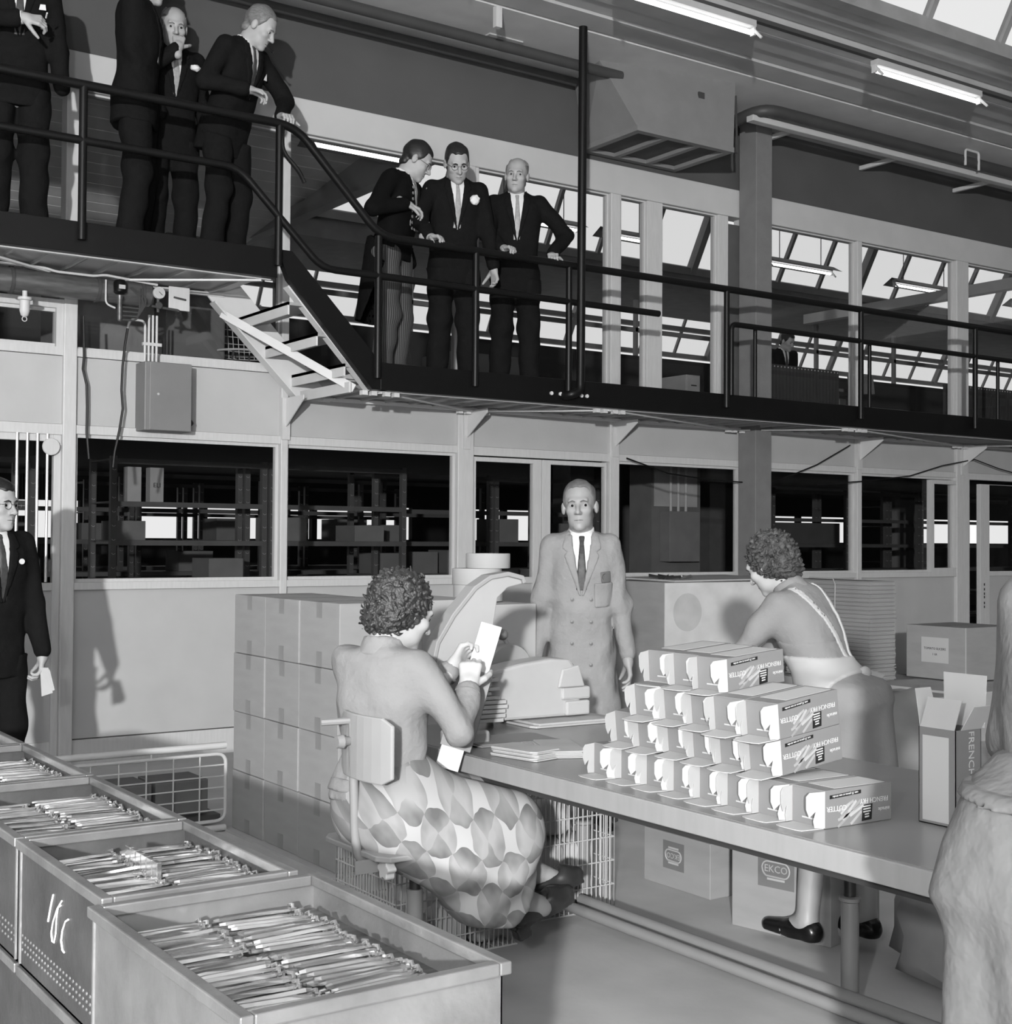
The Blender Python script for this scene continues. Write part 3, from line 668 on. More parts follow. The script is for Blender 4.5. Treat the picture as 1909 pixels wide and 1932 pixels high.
for bi, (x0, x1, y0, y1, zt) in enumerate(bins):
    t = thing('zinc_bin', 'zinc bin full of bright strips, %s' % bn[bi], 'bin', ((x0+x1)/2, (y0+y1)/2, .46), 'zinc bins in the foreground row')
    b = MB(); w_ = .012
    for q in ((x0+w_,x0+w_+.003,y0+w_,y1-w_), (x1-w_-.003,x1-w_,y0+w_,y1-w_), (x0+w_,x1-w_,y0+w_,y0+w_+.003), (x0+w_,x1-w_,y1-w_-.003,y1-w_)): b.box(q[0],q[1],q[2],q[3],.46,zt-.004)
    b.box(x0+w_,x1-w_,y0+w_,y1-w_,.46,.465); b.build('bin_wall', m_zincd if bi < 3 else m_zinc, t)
    for q in ((x0,x0+.024,y0,y1), (x1-.024,x1,y0,y1), (x0+.024,x1-.024,y0,y0+.024), (x0+.024,x1-.024,y1-.024,y1)):
        b = MB(); b.box(q[0],q[1],q[2],q[3],zt-.022,zt); b.build('folded_rim', m_zinc, t, .003)
    for y in (y0+.014, y1-.014): b = MB(); b.cyl((x0+.011,y,.465), (x0+.011,y,zt-.02), .004, 6); b.build('corner_bead', m_zinc, t)
    if bi == 2 or bi == 1:
        b = MB()
        for r in range(3):
            for k in range(26):
                y = y0+.03+k*(y1-y0-.06)/25; b.lathe([(.0045,0),(.003,-.0025),(.0005,-.0035)], (x0+.0125, y, .50+r*.016), 6, 'X')
        b.build('embossed_dots', m_zinc, t, stuff=True)
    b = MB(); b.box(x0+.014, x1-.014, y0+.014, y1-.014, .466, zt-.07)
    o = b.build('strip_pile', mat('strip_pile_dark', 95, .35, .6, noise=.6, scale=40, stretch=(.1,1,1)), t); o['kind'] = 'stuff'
    n = int((y1-y0-.06)/.021); sv, sf = [], []; me0 = strip_mesh
    V0 = [v.co.copy() for v in me0.vertices]; F0 = [tuple(p.vertices) for p in me0.polygons]
    for side in (0, 1):
        for layer in (0, 1):
            for i in range(n):
                if layer == 1 and rnd.random() < .14: continue
                xc = x0+.024+.095+side*.195+rnd.uniform(-.008,.008); yc = y0+.032+i*.021+rnd.uniform(-.004,.004)
                zz = zt-.068+layer*.014+rnd.uniform(0,.004)+(.006 if 3 < i < n-4 else 0)
                rot = Euler((rnd.uniform(-.25,.25), rnd.uniform(-.035,.035), rnd.uniform(-.06,.06)+(math.pi if side == 0 and rnd.random() < .4 else 0)))
                if layer == 0 or bi == 4:                          # the layer underneath is past counting
                    Mx = Matrix.Translation((xc, yc, zz))@rot.to_matrix().to_4x4(); o_ = len(sv); sv += [Mx@v for v in V0]; sf += [tuple(q+o_ for q in f) for f in F0]; continue
                o = bpy.data.objects.new('metal_strip', strip_mesh); COL.objects.link(o); o.location = (xc, yc, zz); o.rotation_euler = rot
                wh = '%s row of the %s' % (('left','right')[side], ('second bin from the back','third bin from the back','chalk-marked bin','nearest bin','farthest bin')[bi])
                tag(o, 'slim bright metal strip in the '+wh, 'metal strip', 'bright metal strips, '+wh)
    b = MB(); b.add(sv, sf); b.build('strip_underlayer', m_strip, t, stuff=True)
    if bi == 2:                                                    # chalk marks and a row of blocks
        b = MB(); X = x0+.0105
        def stroke(pts): b.tube([(X, y, z) for y, z in pts], .0021, 5)
        yc = y0+.30
        for pts in ([(2.955,.679), (2.975,.645), (2.991,.613)],
                    [(2.893,.679), (2.925,.655), (2.955,.62), (2.966,.594), (2.958,.578), (2.944,.579), (2.933,.60), (2.928,.635), (2.918,.66), (2.90,.668)],
                    [(2.846,.651), (2.866,.642), (2.886,.619), (2.894,.595), (2.884,.578), (2.872,.576)]): stroke(pts)
        b.build('chalk_mark', m_chalk, t)
        for k in range(6):
            q = thing('spare_blade_block', 'small pale metal block standing in a line between the strips', 'metal block', (1.05, 2.86+k*.035, zt-.05), 'metal blocks standing between the strips')
            p = MB(); p.box(1.045, 1.056, 2.845+k*.035, 2.876+k*.035, zt-.052, zt-.006); p.build('block', m_strip, q, .001)
for i, (x0, x1, y0, y1, zt) in enumerate(bins):                    # the lower bins they stand on
    t = thing('zinc_bin', 'lower zinc bin carrying the bin %s' % bn[i], 'bin', ((x0+x1)/2, (y0+y1)/2, .0), 'lower zinc bins in the foreground row')
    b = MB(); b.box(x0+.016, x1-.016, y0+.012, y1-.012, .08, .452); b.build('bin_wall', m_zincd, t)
    for q in ((x0+.004,x0+.018), (x1-.018,x1-.004)): p = MB(); p.box(q[0],q[1],y0+.004,y1-.004,.435,.458); p.build('folded_rim', m_zinc, t, .003)
    for x in (x0+.05, x1-.05):
        for y in (y0+.06, y1-.06): p = MB(); p.box(x-.02, x+.02, y-.02, y+.02, 0, .08); p.build('foot', m_zincd, t)

# ---- chair of the seated woman
t = thing('work_chair', 'swivel work chair with a pale bent plywood back under the seated woman', 'chair', (2.14, 3.66, 0))
b = MB(); b.cyl((2.17,3.64,.12), (2.17,3.64,.36), .026, 16); b.build('column_sleeve', m_tube, t)
b = MB(); b.cyl((2.17,3.64,.34), (2.17,3.64,.50), .018, 12); b.build('column', mat('dark_column', 62, .4, .4), t)
b = MB(); b.tube([(2.10,3.66,.30), (2.065,3.655,.30)], .006, 8); b.lathe([(.0,-.002),(.016,0),(.016,.012),(.0,.014)], (2.06,3.655,.30), 8, 'X'); b.build('clamp_screw', m_tube, t)
for a in range(4):
    an = R(45+90*a); b = MB(); b.tube([(2.17,3.64,.16), (2.15+.14*math.cos(an),3.66+.14*math.sin(an),.12), (2.15+.26*math.cos(an),3.66+.26*math.sin(an),.02)], .014, 8); b.build('leg', m_tube, t)
b = MB(); b.prism([(-.17,-.2),(.19,-.2),(.22,-.16),(.22,.16),(.19,.2),(-.17,.2),(-.2,.16),(-.2,-.16)], 'Z', .497, .515); b.v = [(x+2.15,y+3.66,z) for x,y,z in b.v]; b.build('seat', mat('plywood', 138, .45, noise=.06, scale=3, stretch=(8,1,1)), t, .004)
b = MB(); b.box(1.90, 2.12, 3.53, 3.535, .46, .50); b.build('seat_bracket', m_tube, t)
b = MB(); b.tube(bend([(2.02,3.60,.485), (1.95,3.60,.48), (1.935,3.60,.56), (1.925,3.60,.90)], .05), .014, 10); b.build('back_post', m_tube, t)
b = MB(); vs = []; n = 8
for th in (0, .012):
    for i in range(n+1):
        u = -1+2*i/n; r_ = .02 if abs(u) == 1 else 0
        for z in (.735+r_, .93-r_): vs.append((1.942+th-.030*(1-u*u), 3.55+u*.155, z))
m_ = (n+1)*2; fs = []
for i in range(n): fs += [(i*2,i*2+1,i*2+3,i*2+2), (m_+i*2,m_+i*2+2,m_+i*2+3,m_+i*2+1), (i*2,i*2+2,m_+i*2+2,m_+i*2), (i*2+1,m_+i*2+1,m_+i*2+3,i*2+3)]
fs += [(0,m_,m_+1,1), (n*2,n*2+1,m_+n*2+1,m_+n*2)]
b.add(vs, fs); b.build('backrest', MATS['plywood'], t, .004)
b = MB(); b.lathe([(.0,-.03),(.018,-.03),(.022,-.01),(.015,.0),(.012,.03)], (1.90,3.60,.845), 12, 'X'); b.build('back_clamp', m_tube, t)
b = MB(); b.tube([(1.84,3.64,.90), (1.93,3.60,.905)], .010, 8); b.build('adjusting_lever', m_tube, t)
b = MB()
vs = [(1.985+.0, 3.50+ (.030+.005*math.cos(6*a))*math.cos(a), .475+(.030+.005*math.cos(6*a))*math.sin(a)) for a in [2*math.pi*k/36 for k in range(36)]]
b.prism([(v[0]-1.985+v[1]*0+0, 0) for v in vs[:3]], 'X', 0, 0) if False else None
b.prism([(v[1], v[2]) for v in vs], 'X', 1.975, 2.005); b.build('star_knob', mat('pale_bakelite', 190, .4), t, .003)

# ---- carton stapling machine and paper bundles on the table
m_green = mat('machine_enamel', 136, .4, noise=.04); m_mpale = mat('machine_pale_enamel', 150, .45, noise=.05)
t = thing('stapling_machine', 'upright carton stapling machine with a tall curved grey arm before the seated woman', 'machine', (2.75, 3.95, .75))
prof = [(-.045,.20), (-.085,.29), (-.070,.35), (-.005,.44), (.085,.53), (.150,.565), (.225,.575), (.285,.562), (.29,.548), (.225,.535), (.18,.50), (.165,.42), (.145,.30), (.11,.16), (.085,.03), (.02,.03)]
def armpoly(off=0): return [(2.455+u*.95, .75+v*1.0) for u, v in prof]
b = MB(); b.prism(armpoly(), 'Y', 3.86, 3.905); b.build('arm_web', m_mpale, t, .004)
edge = [(2.455+u*.95, .75+v) for u, v in prof[:9]]
b = MB(); vs = []; fs = []
for i, (x, z) in enumerate(edge):
    a = edge[max(i-1,0)]; c_ = edge[min(i+1,len(edge)-1)]; tx, tz = c_[0]-a[0], c_[1]-a[1]; L = math.hypot(tx,tz); nx, nz = -tz/L*.016, tx/L*.016
    vs += [(x,3.852,z), (x,3.914,z), (x+nx,3.914,z+nz), (x+nx,3.852,z+nz)]
for i in range(len(edge)-1): fs += [(i*4+k, i*4+(k+1)%4, i*4+4+(k+1)%4, i*4+4+k) for k in range(4)]
fs += [(3,2,1,0), tuple((len(edge)-1)*4+k for k in range(4))]
b.add(vs, fs); b.build('arm_flange', m_green, t, .003)
b = MB(); b.box(2.44, 2.58, 3.83, 3.94, .751, .80); b.build('machine_foot', m_green, t, .01)
b = MB(); b.lathe([(.0,0),(.10,0),(.105,.008),(.105,.05),(.10,.058),(.0,.058)], (2.98, 4.285, .945), 28, 'Y'); b.build('drum_housing', m_green, t)
b = MB(); b.cyl((3.045,4.31,.95), (2.962,4.31,1.072), .009, 10); o = b.build('lever', m_mpale, t)
b = MB(); b.lathe([(.0,-.022),(.012,-.019),(.021,-.008),(.022,0),(.021,.008),(.012,.019),(.0,.022)], (2.956, 4.31, 1.084), 18); b.build('lever_knob', mat('dark_bakelite', 92, .25), o)
b = MB(); b.box(2.86, 3.10, 4.285, 4.345, .80, .95); b.cyl((2.9,4.31,.751), (2.9,4.31,.81), .014, 10); b.build('machine_base', m_mpale, t, .012)
# paper bundles
def bundle(name, label, x0, x1, y0, y1, z0, z1, rz, seed, m, n=7, cat='paper bundle', group=None):
    t = thing(name, label, cat, ((x0+x1)/2, (y0+y1)/2, z0), group, R(rz), True); rr = random.Random(seed); dx, dy = (x1-x0)/2, (y1-y0)/2
    for i in range(n):
        h = (z1-z0)/n; a, c_, d = rr.uniform(-.008,.008), rr.uniform(-.006,.006), rr.uniform(.88,1.02)
        k = min(dx,dy)*rr.uniform(.12,.3)
        b = MB(); b.prism([(-dx+k+a,-dy+c_),(dx-k*.4+a,-dy+c_),(dx*d+a,-dy+k+c_),(dx*d+a,dy-k+c_),(dx-k+a,dy+c_),(-dx+k*.5+a,dy+c_),(-dx*d+a,dy-k*.6+c_),(-dx*d+a,-dy+k+c_)], 'Z', i*h, i*h+h*.94); b.build('sheaf', m, t, .002 if h < .03 else .014)
    return t
m_bund = mat('pale_wrapping', 156, .7, noise=.04)
t = thing('paper_bundle', 'bulky pale wrapped bundle with ragged ends standing before the lever machine', 'paper bundle', (2.97, 4.2, .772))
b = MB(); b.prism([(2.747,.775), (3.235,.772), (3.238,.80), (3.208,.853), (3.223,.873), (3.19,.965), (3.165,.992), (3.074,.998), (2.937,.985), (2.80,.962), (2.735,.955), (2.722,.883)], 'Y', 4.15, 4.275); b.build('wrapped_body', m_bund, t, .016)
b = MB(); b.box(3.12, 3.262, 4.142, 4.26, .835, .885); b.build('folded_end', m_bund, t, .010)
b = MB(); b.box(3.14, 3.255, 4.138, 4.255, .775, .832); b.build('folded_end', m_bund, t, .008)
b = MB(); b.prism([(3.10,.885), (3.23,.885), (3.20,.97), (3.12,.955)], 'Y', 4.138, 4.15); b.build('bulging_flap', m_bund, t, .006)
rnd = random.Random(17)
for k in range(11):
    z = .778+k*.0165; x1_ = 2.83+rnd.uniform(-.02,.02)-(.03 if k > 5 else 0)
    b = MB(); b.prism([(2.70+rnd.uniform(0,.012),4.118+rnd.uniform(0,.01)), (x1_,4.112+rnd.uniform(0,.012)), (x1_+rnd.uniform(-.012,.012),4.148), (2.705,4.148)], 'Z', z, z+.014); b.build('ragged_sheaf', m_bund, t, .002)
bundle('paper_sheets', 'flat sheets of pale board under the wrapped bundles', 2.92, 3.30, 4.05, 4.28, .751, .770, -2, 3, m_bund, 2)
bundle('leaflet_pile', 'left of two low piles of pale leaflets on the near table edge', 2.47, 2.60, 3.46, 3.66, .751, .782, 12, 4, mat('leaflet_paper', 158, .7), 6, 'leaflets', 'leaflet piles on the near table edge')
bundle('leaflet_pile', 'right of two low piles of pale leaflets, slipped askew, on the near table edge', 2.61, 2.74, 3.44, 3.70, .751, .776, -24, 5, mat('leaflet_paper', 158, .7), 6, 'leaflets', 'leaflet piles on the near table edge')
bundle('folded_blanks', 'flat grey carton blanks lying behind the leaflets', 2.50, 2.84, 3.76, 3.95, .751, .762, -6, 6, m_print, 3, 'carton blanks')
# carton held in the machine by the seated woman
t = thing('held_carton', 'carton held upright between the hands of the seated woman', 'carton', (2.53, 3.73, .70))
# ================================================================== SERVICES ON THE PARTITION AND UNDER THE ROOF
m_elec = mat('grey_hammer_paint', 112, .5, noise=.05)
m_pipe = mat('brushed_vessel', 96, .35, .5, noise=.25, scale=8, stretch=(1,6,6))
m_dkpipe = mat('dark_duct', 62, .5, noise=.1)
t = thing('electric_cabinet', 'grey metal cabinet with a side switch on the pale upper panel', 'cabinet', (3.13, 8.5, 2.14))
b = MB(); b.box(2.975, 3.285, 8.42, 8.6, 2.145, 2.59); b.build('cabinet_body', m_elec, t, .006)
b = MB(); b.box(3.005, 3.287, 8.412, 8.42, 2.147, 2.588); b.build('cabinet_door', m_elec, t, .004)
b = MB(); b.lathe([(.008,0),(.008,-.008)], (3.06, 8.412, 2.38), 10, 'Y'); b.build('lock', m_wire, t)
b = MB(); b.lathe([(.03,0),(.03,.015),(.018,.03),(.006,.04)], (3.287, 8.48, 2.21), 12, 'X'); b.build('side_switch', m_ink, t)
b = MB()
for i in range(4):
    x = 3.0+i*.026
    b.cyl((x,8.5,2.59), (x,8.5,2.90 if i else 2.78), .008, 8)
b.tube(bend([(3.0,8.5,2.78), (3.0,8.5,2.86), (2.90,8.5,2.86), (2.885,8.5,2.80)], .05), .008, 8)
b.box(2.985, 3.11, 8.49, 8.515, 2.70, 2.72); b.build('conduit', m_frame, t)
for lab, pts in (('thin black cable hanging down the left of the upper panel and into the window', [(2.615,8.55,2.86), (2.62,8.54,2.60), (2.61,8.53,2.52), (2.632,8.52,2.42), (2.64,8.53,2.28), (2.636,8.52,2.12), (2.655,8.53,1.95)]),
                 ('black cable hanging from the curved conduit beside the grey cabinet', [(2.885,8.5,2.80), (2.87,8.5,2.70), (2.855,8.5,2.55), (2.85,8.5,2.40), (2.86,8.5,2.28), (2.84,8.5,2.14), (2.81,8.5,2.0), (2.80,8.5,1.90)])):
    b = MB(); b.tube(pts, .008, 6); o = b.build('power_cable', m_black); tag(o, lab, 'cable', 'black cables on the partition')
# pressure vessel and valves under the upper deck
t = thing('pressure_vessel', 'long horizontal metal pipe vessel under the upper walkway deck', 'pipe', (2.4, 8.35, 2.95))
b = MB(); b.lathe([(.0,-.0),(.062,.01),(.075,.03),(.075,2.4),(.06,2.45)], (.55, 8.34, 3.0), 24, 'X'); b.v = [(x if x < 2.9 else 2.95+(x-2.9)*.3, y, z) for x, y, z in b.v]; b.build('vessel', m_pipe, t)
for x in (2.10, 2.62, 2.90): b = MB(); b.lathe([(.078,0),(.082,0),(.082,.02),(.078,.02)], (x,8.34,3.0), 24, 'X'); b.build('strap', m_dkpipe, t)
b = MB(); b.tube(bend([(1.2,8.28,3.085), (2.3,8.28,3.085), (2.36,8.28,3.07), (2.6,8.28,3.07), (2.66,8.28,3.085), (3.0,8.28,3.06)], .03), .008, 8); b.build('air_line', m_frame, t)
t = thing('air_regulator', 'dark air filter and regulator with bent copper lines on the vessel', 'valve', (2.72, 8.26, 2.85))
b = MB(); b.lathe([(.03,0),(.04,.01),(.04,.07),(.03,.085)], (2.745,8.24,2.97), 18); b.build('regulator_head', m_black, t)
b = MB(); b.box(2.725,2.765,8.196,8.20,2.995,3.02); b.build('head_label', m_whitecard, t)
b = MB(); b.lathe([(.010,0),(.014,.01),(.014,.13),(.02,.145),(.02,.16)], (2.745,8.24,2.80), 12); b.build('filter_bowl', m_pipe, t)
for i in range(4):
    z = 2.815+i*.026; b = MB(); b.tube(bend([(2.75,8.26,z), (2.86+i*.015,8.26,z), (2.88+i*.015,8.26,z+.07), (2.88+i*.015 if i < 2 else 2.80+i*.01,8.26,3.02)], .03), .0065, 6); b.build('copper_line', m_dkpipe, t)
b = MB(); b.tube(bend([(2.66,8.25,3.05), (2.66,8.25,2.90), (2.72,8.25,2.88)], .04), .006, 6); b.build('copper_line', m_frame, t)
t = thing('pressure_gauge', 'round white-faced pressure gauge on a small cross valve', 'gauge', (2.99, 8.25, 2.99))
b = MB(); b.lathe([(.0,.02),(.036,.02),(.04,.0),(.036,-.008),(.0,-.008)], (2.99,8.22,3.0), 20, 'Y'); b.build('dial_case', m_frame, t)
b = MB(); b.lathe([(.0,-.0095),(.031,-.0095),(.031,-.008),(.0,-.008)], (2.99,8.22,3.0), 20, 'Y'); b.build('dial_face', m_whitecard, t)
b = MB(); b.bar((2.985,8.209,3.005), (3.008,8.209,2.985), .003, .001, (0,1,0)); b.build('needle', m_ink, t)
b = MB(); b.cyl((2.99,8.24,2.88), (2.99,8.24,2.97), .010, 10); b.cyl((2.95,8.24,2.915), (3.12,8.24,2.905), .008, 8); b.cyl((3.12,8.24,2.905), (3.13,8.24,2.90), .008, 8); b.lathe([(.02,0),(.024,.006),(.02,.012)], (2.99,8.215,2.92), 12, 'Y'); b.build('cross_valve', m_dkpipe, t)
t = thing('mounting_plate', 'pale square plate with a hanging screw at the end of the vessel', 'plate', (3.13, 8.25, 2.9))
b = MB(); b.box(3.06, 3.20, 8.24, 8.246, 2.905, 3.055); b.build('plate', m_frame, t, .004)
b = MB(); b.tube([(3.09,8.232,2.985), (3.13,8.225,2.978), (3.17,8.232,2.975)], .006, 6); b.build('wing_screw', m_dkpipe, t)
t = thing('air_filter', 'small pale metal water trap hanging from the vessel at far left', 'valve', (2.17, 8.3, 2.8))
b = MB(); b.lathe([(.006,0),(.022,.012),(.03,.04),(.03,.10),(.042,.105),(.042,.12),(.015,.125),(.015,.16)], (2.185,8.3,2.775), 18); b.build('trap_body', m_frame, t)
b = MB(); b.tube(arc((2.185,8.3,2.765), .014, 0, 2*math.pi, 12), .003, 6); b.build('drain_ring', m_frame, t)
# vent box
t = thing('ventilation_box', 'big grey sheet ventilation box with slatted underside below the roof', 'vent', (7.1, 8.2, 4.6))
b = MB(); b.add([(6.62,7.88,4.64),(7.64,7.88,4.64),(7.64,8.58,4.64),(6.66,8.58,4.64),(6.43,8.10,5.165),(7.64,7.86,5.165),(7.64,8.58,5.165),(6.55,8.58,5.165)], [(0,3,2,1),(4,5,6,7),(0,1,5,4),(1,2,6,5),(2,3,7,6),(3,0,4,7)]); b.build('box_shell', mat('vent_sheet', 118, .6, noise=.06), t)
for q in ((6.62,7.64,7.87,7.93), (6.62,7.64,8.53,8.59), (6.62,6.68,7.93,8.53), (7.58,7.64,7.93,8.53), (6.93,6.98,7.93,8.53), (7.27,7.32,7.93,8.53)):
    b = MB(); b.box(q[0],q[1],q[2],q[3],4.60,4.64); b.build('grille_frame', MATS['vent_sheet'], t)
b = MB(); b.box(6.68, 7.58, 7.93, 8.53, 4.63, 4.638); b.build('grille_mesh', mat('grille_dark', 70, .8), t)
b = MB(); b.box(7.25, 7.31, 7.865, 7.88, 4.97, 5.02); b.build('type_plate', m_dkpipe, t)
b = MB(); b.tube([(7.60,7.9,4.62), (7.72,7.92,4.62), (7.73,7.95,5.1)], .01, 6); b.build('drain_pipe', m_dkpipe, t)
# lamps
def tube_lamp(name, label, x0, x1, y, z, on, group, flip=1, lamp=True):
    t = thing(name, label, 'lamp', ((x0+x1)/2, y, z), group)
    b = MB(); b.box(x0, x1, y-.035, y+.035, z+.055, z+.10); b.build('housing', m_soffit2, t)
    b = MB(); b.cyl((x0+.02,y,z+.02), (x1-.02,y,z+.02), .017, 12); b.build('tube', emit('tube_glow', 4.5) if on else m_frame, t)
    for x in (x0, x1):
        b = MB(); b.box(x-.008, x+.008, y-.02, y+.02, z, z+.06); b.add([(x-.006,y-.015,z+.05),(x+.006,y-.015,z+.05),(x+.006,y-.09,z-.03),(x-.006,y-.09,z-.03),(x-.006,y+.015,z+.05),(x+.006,y+.015,z+.05),(x+.006,y-.075,z-.04),(x-.006,y-.075,z-.04)], [(0,1,2,3),(7,6,5,4),(0,4,5,1),(3,2,6,7),(0,3,7,4),(1,5,6,2)]); b.build('end_bracket', m_frame, t)
    return t
for i, (x0, x1) in enumerate(((5.45, 6.70), (7.97, 9.23), (10.5, 11.75), (2.95, 4.2))):
    tube_lamp('fluorescent_lamp', ('lit fluorescent tube lamp under the gutter, left one in view', 'lit fluorescent tube lamp under the gutter, right one in view', 'fluorescent lamp under the gutter beyond the right edge', 'fluorescent lamp under the gutter beyond the upper edge')[i], x0, x1, 6.72, 4.99, True, 'fluorescent lamps under the gutter')
t = thing('lamp_channel', 'dark conduit channel linking the gutter lamps', 'conduit', (7, 6.72, 5.1))
b = MB(); b.box(-2, 20, 6.70, 6.74, 5.095, 5.125); b.build('channel', m_dkpipe, t)
# pipes and brackets on the upper wall
def duct(name, label, pts, r, m, cat='pipe', group=None):
    b = MB(); b.tube(bend(pts, .18, 5), r, 14); o = b.build(name, m); return tag(o, label, cat, group)
duct('heating_duct', 'dark round duct turning along the roof edge at upper right', [(8.05,8.55,5.02), (8.05,7.95,5.06), (14,7.95,5.06)], .05, m_dkpipe)
duct('heating_pipe', 'dark pipe along the top of the upper wall, lower one', [(-2,8.5,5.12), (6.5,8.5,5.12)], .035, m_dkpipe, group='dark pipes along the top of the upper wall')
duct('heating_pipe', 'dark pipe under the soffit, upper one', [(-2,8.05,5.06), (6.6,8.05,5.06)], .04, m_dkpipe, group='dark pipes along the top of the upper wall')
b = MB(); b.box(8.0, 14, 8.02, 8.10, 4.97, 5.02); o = b.build('sliding_rail', m_beam, None, .006); tag(o, 'pale long rail running below the duct at upper right', 'rail')
for i, (x, z) in enumerate(((8.42,5.14), (8.6,5.02), (10.0,5.02), (11.4,5.02))):
    b = MB(); b.box(x-.02, x+.02, 8.08, 8.6, z-.02, z+.02); o = b.build('wall_bracket', m_frame, None, .006); tag(o, 'pale steel bracket reaching out of the upper wall, %s' % ('uppermost beside the vent box','at the column top','second from the column','third from the column')[i], 'bracket', 'pale brackets on the upper wall')
b = MB(); b.tube(bend([(10.65,7.9,5.0), (10.65,7.9,5.15), (10.85,7.9,5.15), (10.85,7.9,4.98)], .03), .012, 8); o = b.build('valve_loop', m_frame); tag(o, 'small pale pipe loop over the dark duct at upper right', 'pipe')
b = MB(); b.box(5.42, 5.72, 8.12, 8.3, 5.155, 5.165); o = b.build('soffit_patch', m_whitecard); tag(o, 'small white board patch on the soffit between the dark pipes', 'board')
b = MB(); b.box(5.18, 5.23, 7.68, 7.72, 5.02, 5.17); o = b.build('pipe_hanger', m_frame); tag(o, 'short pale pipe hanger below the roof gutter', 'bracket')
# cables at the right windows
for lab, pts in (('thin dark cable sagging in front of the right windows below the walkway', [(7.05,8.5,2.13), (7.5,8.5,2.02), (8.0,8.5,1.98), (8.45,8.5,1.97), (8.8,8.5,2.0), (9.3,8.5,2.16), (9.75,8.5,2.36)]),
                 ('thin dark cable rising to the bracket by the right door', [(9.3,8.5,1.98), (9.95,8.5,2.03), (10.6,8.5,2.10), (11.1,8.5,2.22), (11.6,8.5,2.3), (12.0,8.5,2.22), (12.5,8.5,2.15)])):
    b = MB(); b.tube(pts, .006, 5); o = b.build('loose_cable', m_black); tag(o, lab, 'cable', 'loose cables by the right windows')
# ================================================================== STORAGE ROOM
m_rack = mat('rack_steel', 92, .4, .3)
m_rackhi = mat('rack_glint', 190, .3, .6)
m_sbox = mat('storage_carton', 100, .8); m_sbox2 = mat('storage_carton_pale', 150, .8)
def make_rack():
    t = thing('storage_rack', 'dark perforated steel storage rack behind the partition glass', 'rack', group='storage racks behind the partition glass', local=True)
    Wd, D = 1.25, .5
    for x in (0, Wd):
        for y in (0, D):
            b = MB(); b.box(x-.002, x+.045, y-.002, y+.002, 0, 2.08); b.box(x-.002, x+.002, y, y+.045, 0, 2.08)
            o = b.build('upright', m_rack, t)
            q = MB()
            for k in range(18):
                z = .15+k*.108; q.tube(arc((x+.022, y-.004, z), .015, R(200), R(330), 5), .0022, 4)
            q.build('slot_glint', m_rackhi, o)  # crescent shine at each slot, put in as a pale arc
    for z in (.15, .52, .82, 1.12, 1.42, 1.72, 2.05):
        b = MB(); b.box(0, Wd, 0, D, z, z+.012); b.box(0, Wd, -.003, 0, z-.028, z+.012); b.build('shelf', m_rack, t)
    return t
rk = make_rack(); first = True
spots = [(3.35,10.2), (4.67,10.2), (1.6,10.6), (5.99,10.8), (7.31,10.8), (.2,10.6), (3.0,12.4), (4.32,12.4), (5.64,12.4), (6.96,12.4), (4.5,14.6), (5.82,14.6), (7.14,14.6), (11.3,11.0), (12.62,11.0), (13.94,11.0), (15.26,11.0), (13.0,15.6), (18.0,15.0)]
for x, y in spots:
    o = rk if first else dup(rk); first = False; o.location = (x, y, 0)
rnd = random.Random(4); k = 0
def store_box(x, y, z, sx, sy, sz, m, name='storage_box', lab='dim carton lying on a storage rack behind the partition glass', grp='cartons on the storage racks'):
    t = thing(name, lab, 'box', (x,y,z), grp)
    b = MB(); b.box(x, x+sx, y, y+sy, z, z+sz); b.build('body', m, t, .003)
    b = MB(); b.box(x+.002, x+sx-.002, y+sy/2-.02, y+sy/2+.02, z+sz, z+sz+.001); b.build('tape_strip', m_rack, t); return t
for (x, y) in spots[:10]:
    for z in (.832, 1.132, 1.432):
        for s_ in range(3):
            if rnd.random() < .42: store_box(x+.06+s_*.38, y+.06, z, rnd.uniform(.22,.36), .36, rnd.uniform(.13,.23), m_sbox)
store_box(4.28, 10.62, 1.732+0, .0001+.14, .1, .25, m_sbox2, 'pale_package', 'tall pale package on the rack behind the left window, left of two', 'pale packages on the rack') if False else None
t = store_box(3.49, 10.24, 1.733, .11, .1, .27, m_sbox2, 'pale_package', 'tall pale package behind the left window, left of the pair', 'pale packages on the rack')
t.location = t.location
t = store_box(3.67, 10.24, 1.733, .11, .1, .27, m_sbox2, 'pale_package', 'tall pale package with dark lettering behind the left window', 'pale packages on the rack')
text_part('label_text', 'ELI', .05, m_ink, t, frame((.055, -.002, .13), (1,0,0), (0,0,1)))
for i, (x, y) in enumerate(((9.2, 10.3), (9.75, 10.5), (10.2, 10.2))):
    b = MB(); b.lathe([(.0,0),(.28,0),(.30,.03),(.29,.55),(.30,.6),(.29,1.1),(.30,1.2),(.0,1.2)], (x*0+6.5+i*.63, 9.75+.12*i, 0), 22); o = b.build('steel_drum', mat('drum_paint', 60, .5)); tag(o, 'dark steel drum standing behind the glazed double door, %s' % ('leftmost','middle','rightmost')[i], 'drum', 'steel drums behind the double door')
t = thing('wall_cabinet', 'grey cabinet with pipes on the pillar behind the window left of the column', 'cabinet', (8.9, 9.9, .9))
b = MB(); b.box(8.85, 9.25, 10.0, 10.15, 1.25, 1.75); b.build('cabinet_body', mat('store_cabinet', 118, .6), t, .004)
b = MB(); b.box(8.75, 9.4, 10.16, 10.5, 0, 2.4); b.build('pillar_face', mat('store_pillar', 105, .8), t)
for x in (8.95, 9.05, 9.15): b = MB(); b.cyl((x,10.1,1.75), (x,10.1,2.38), .014, 8); b.build('conduit', m_frame, t)
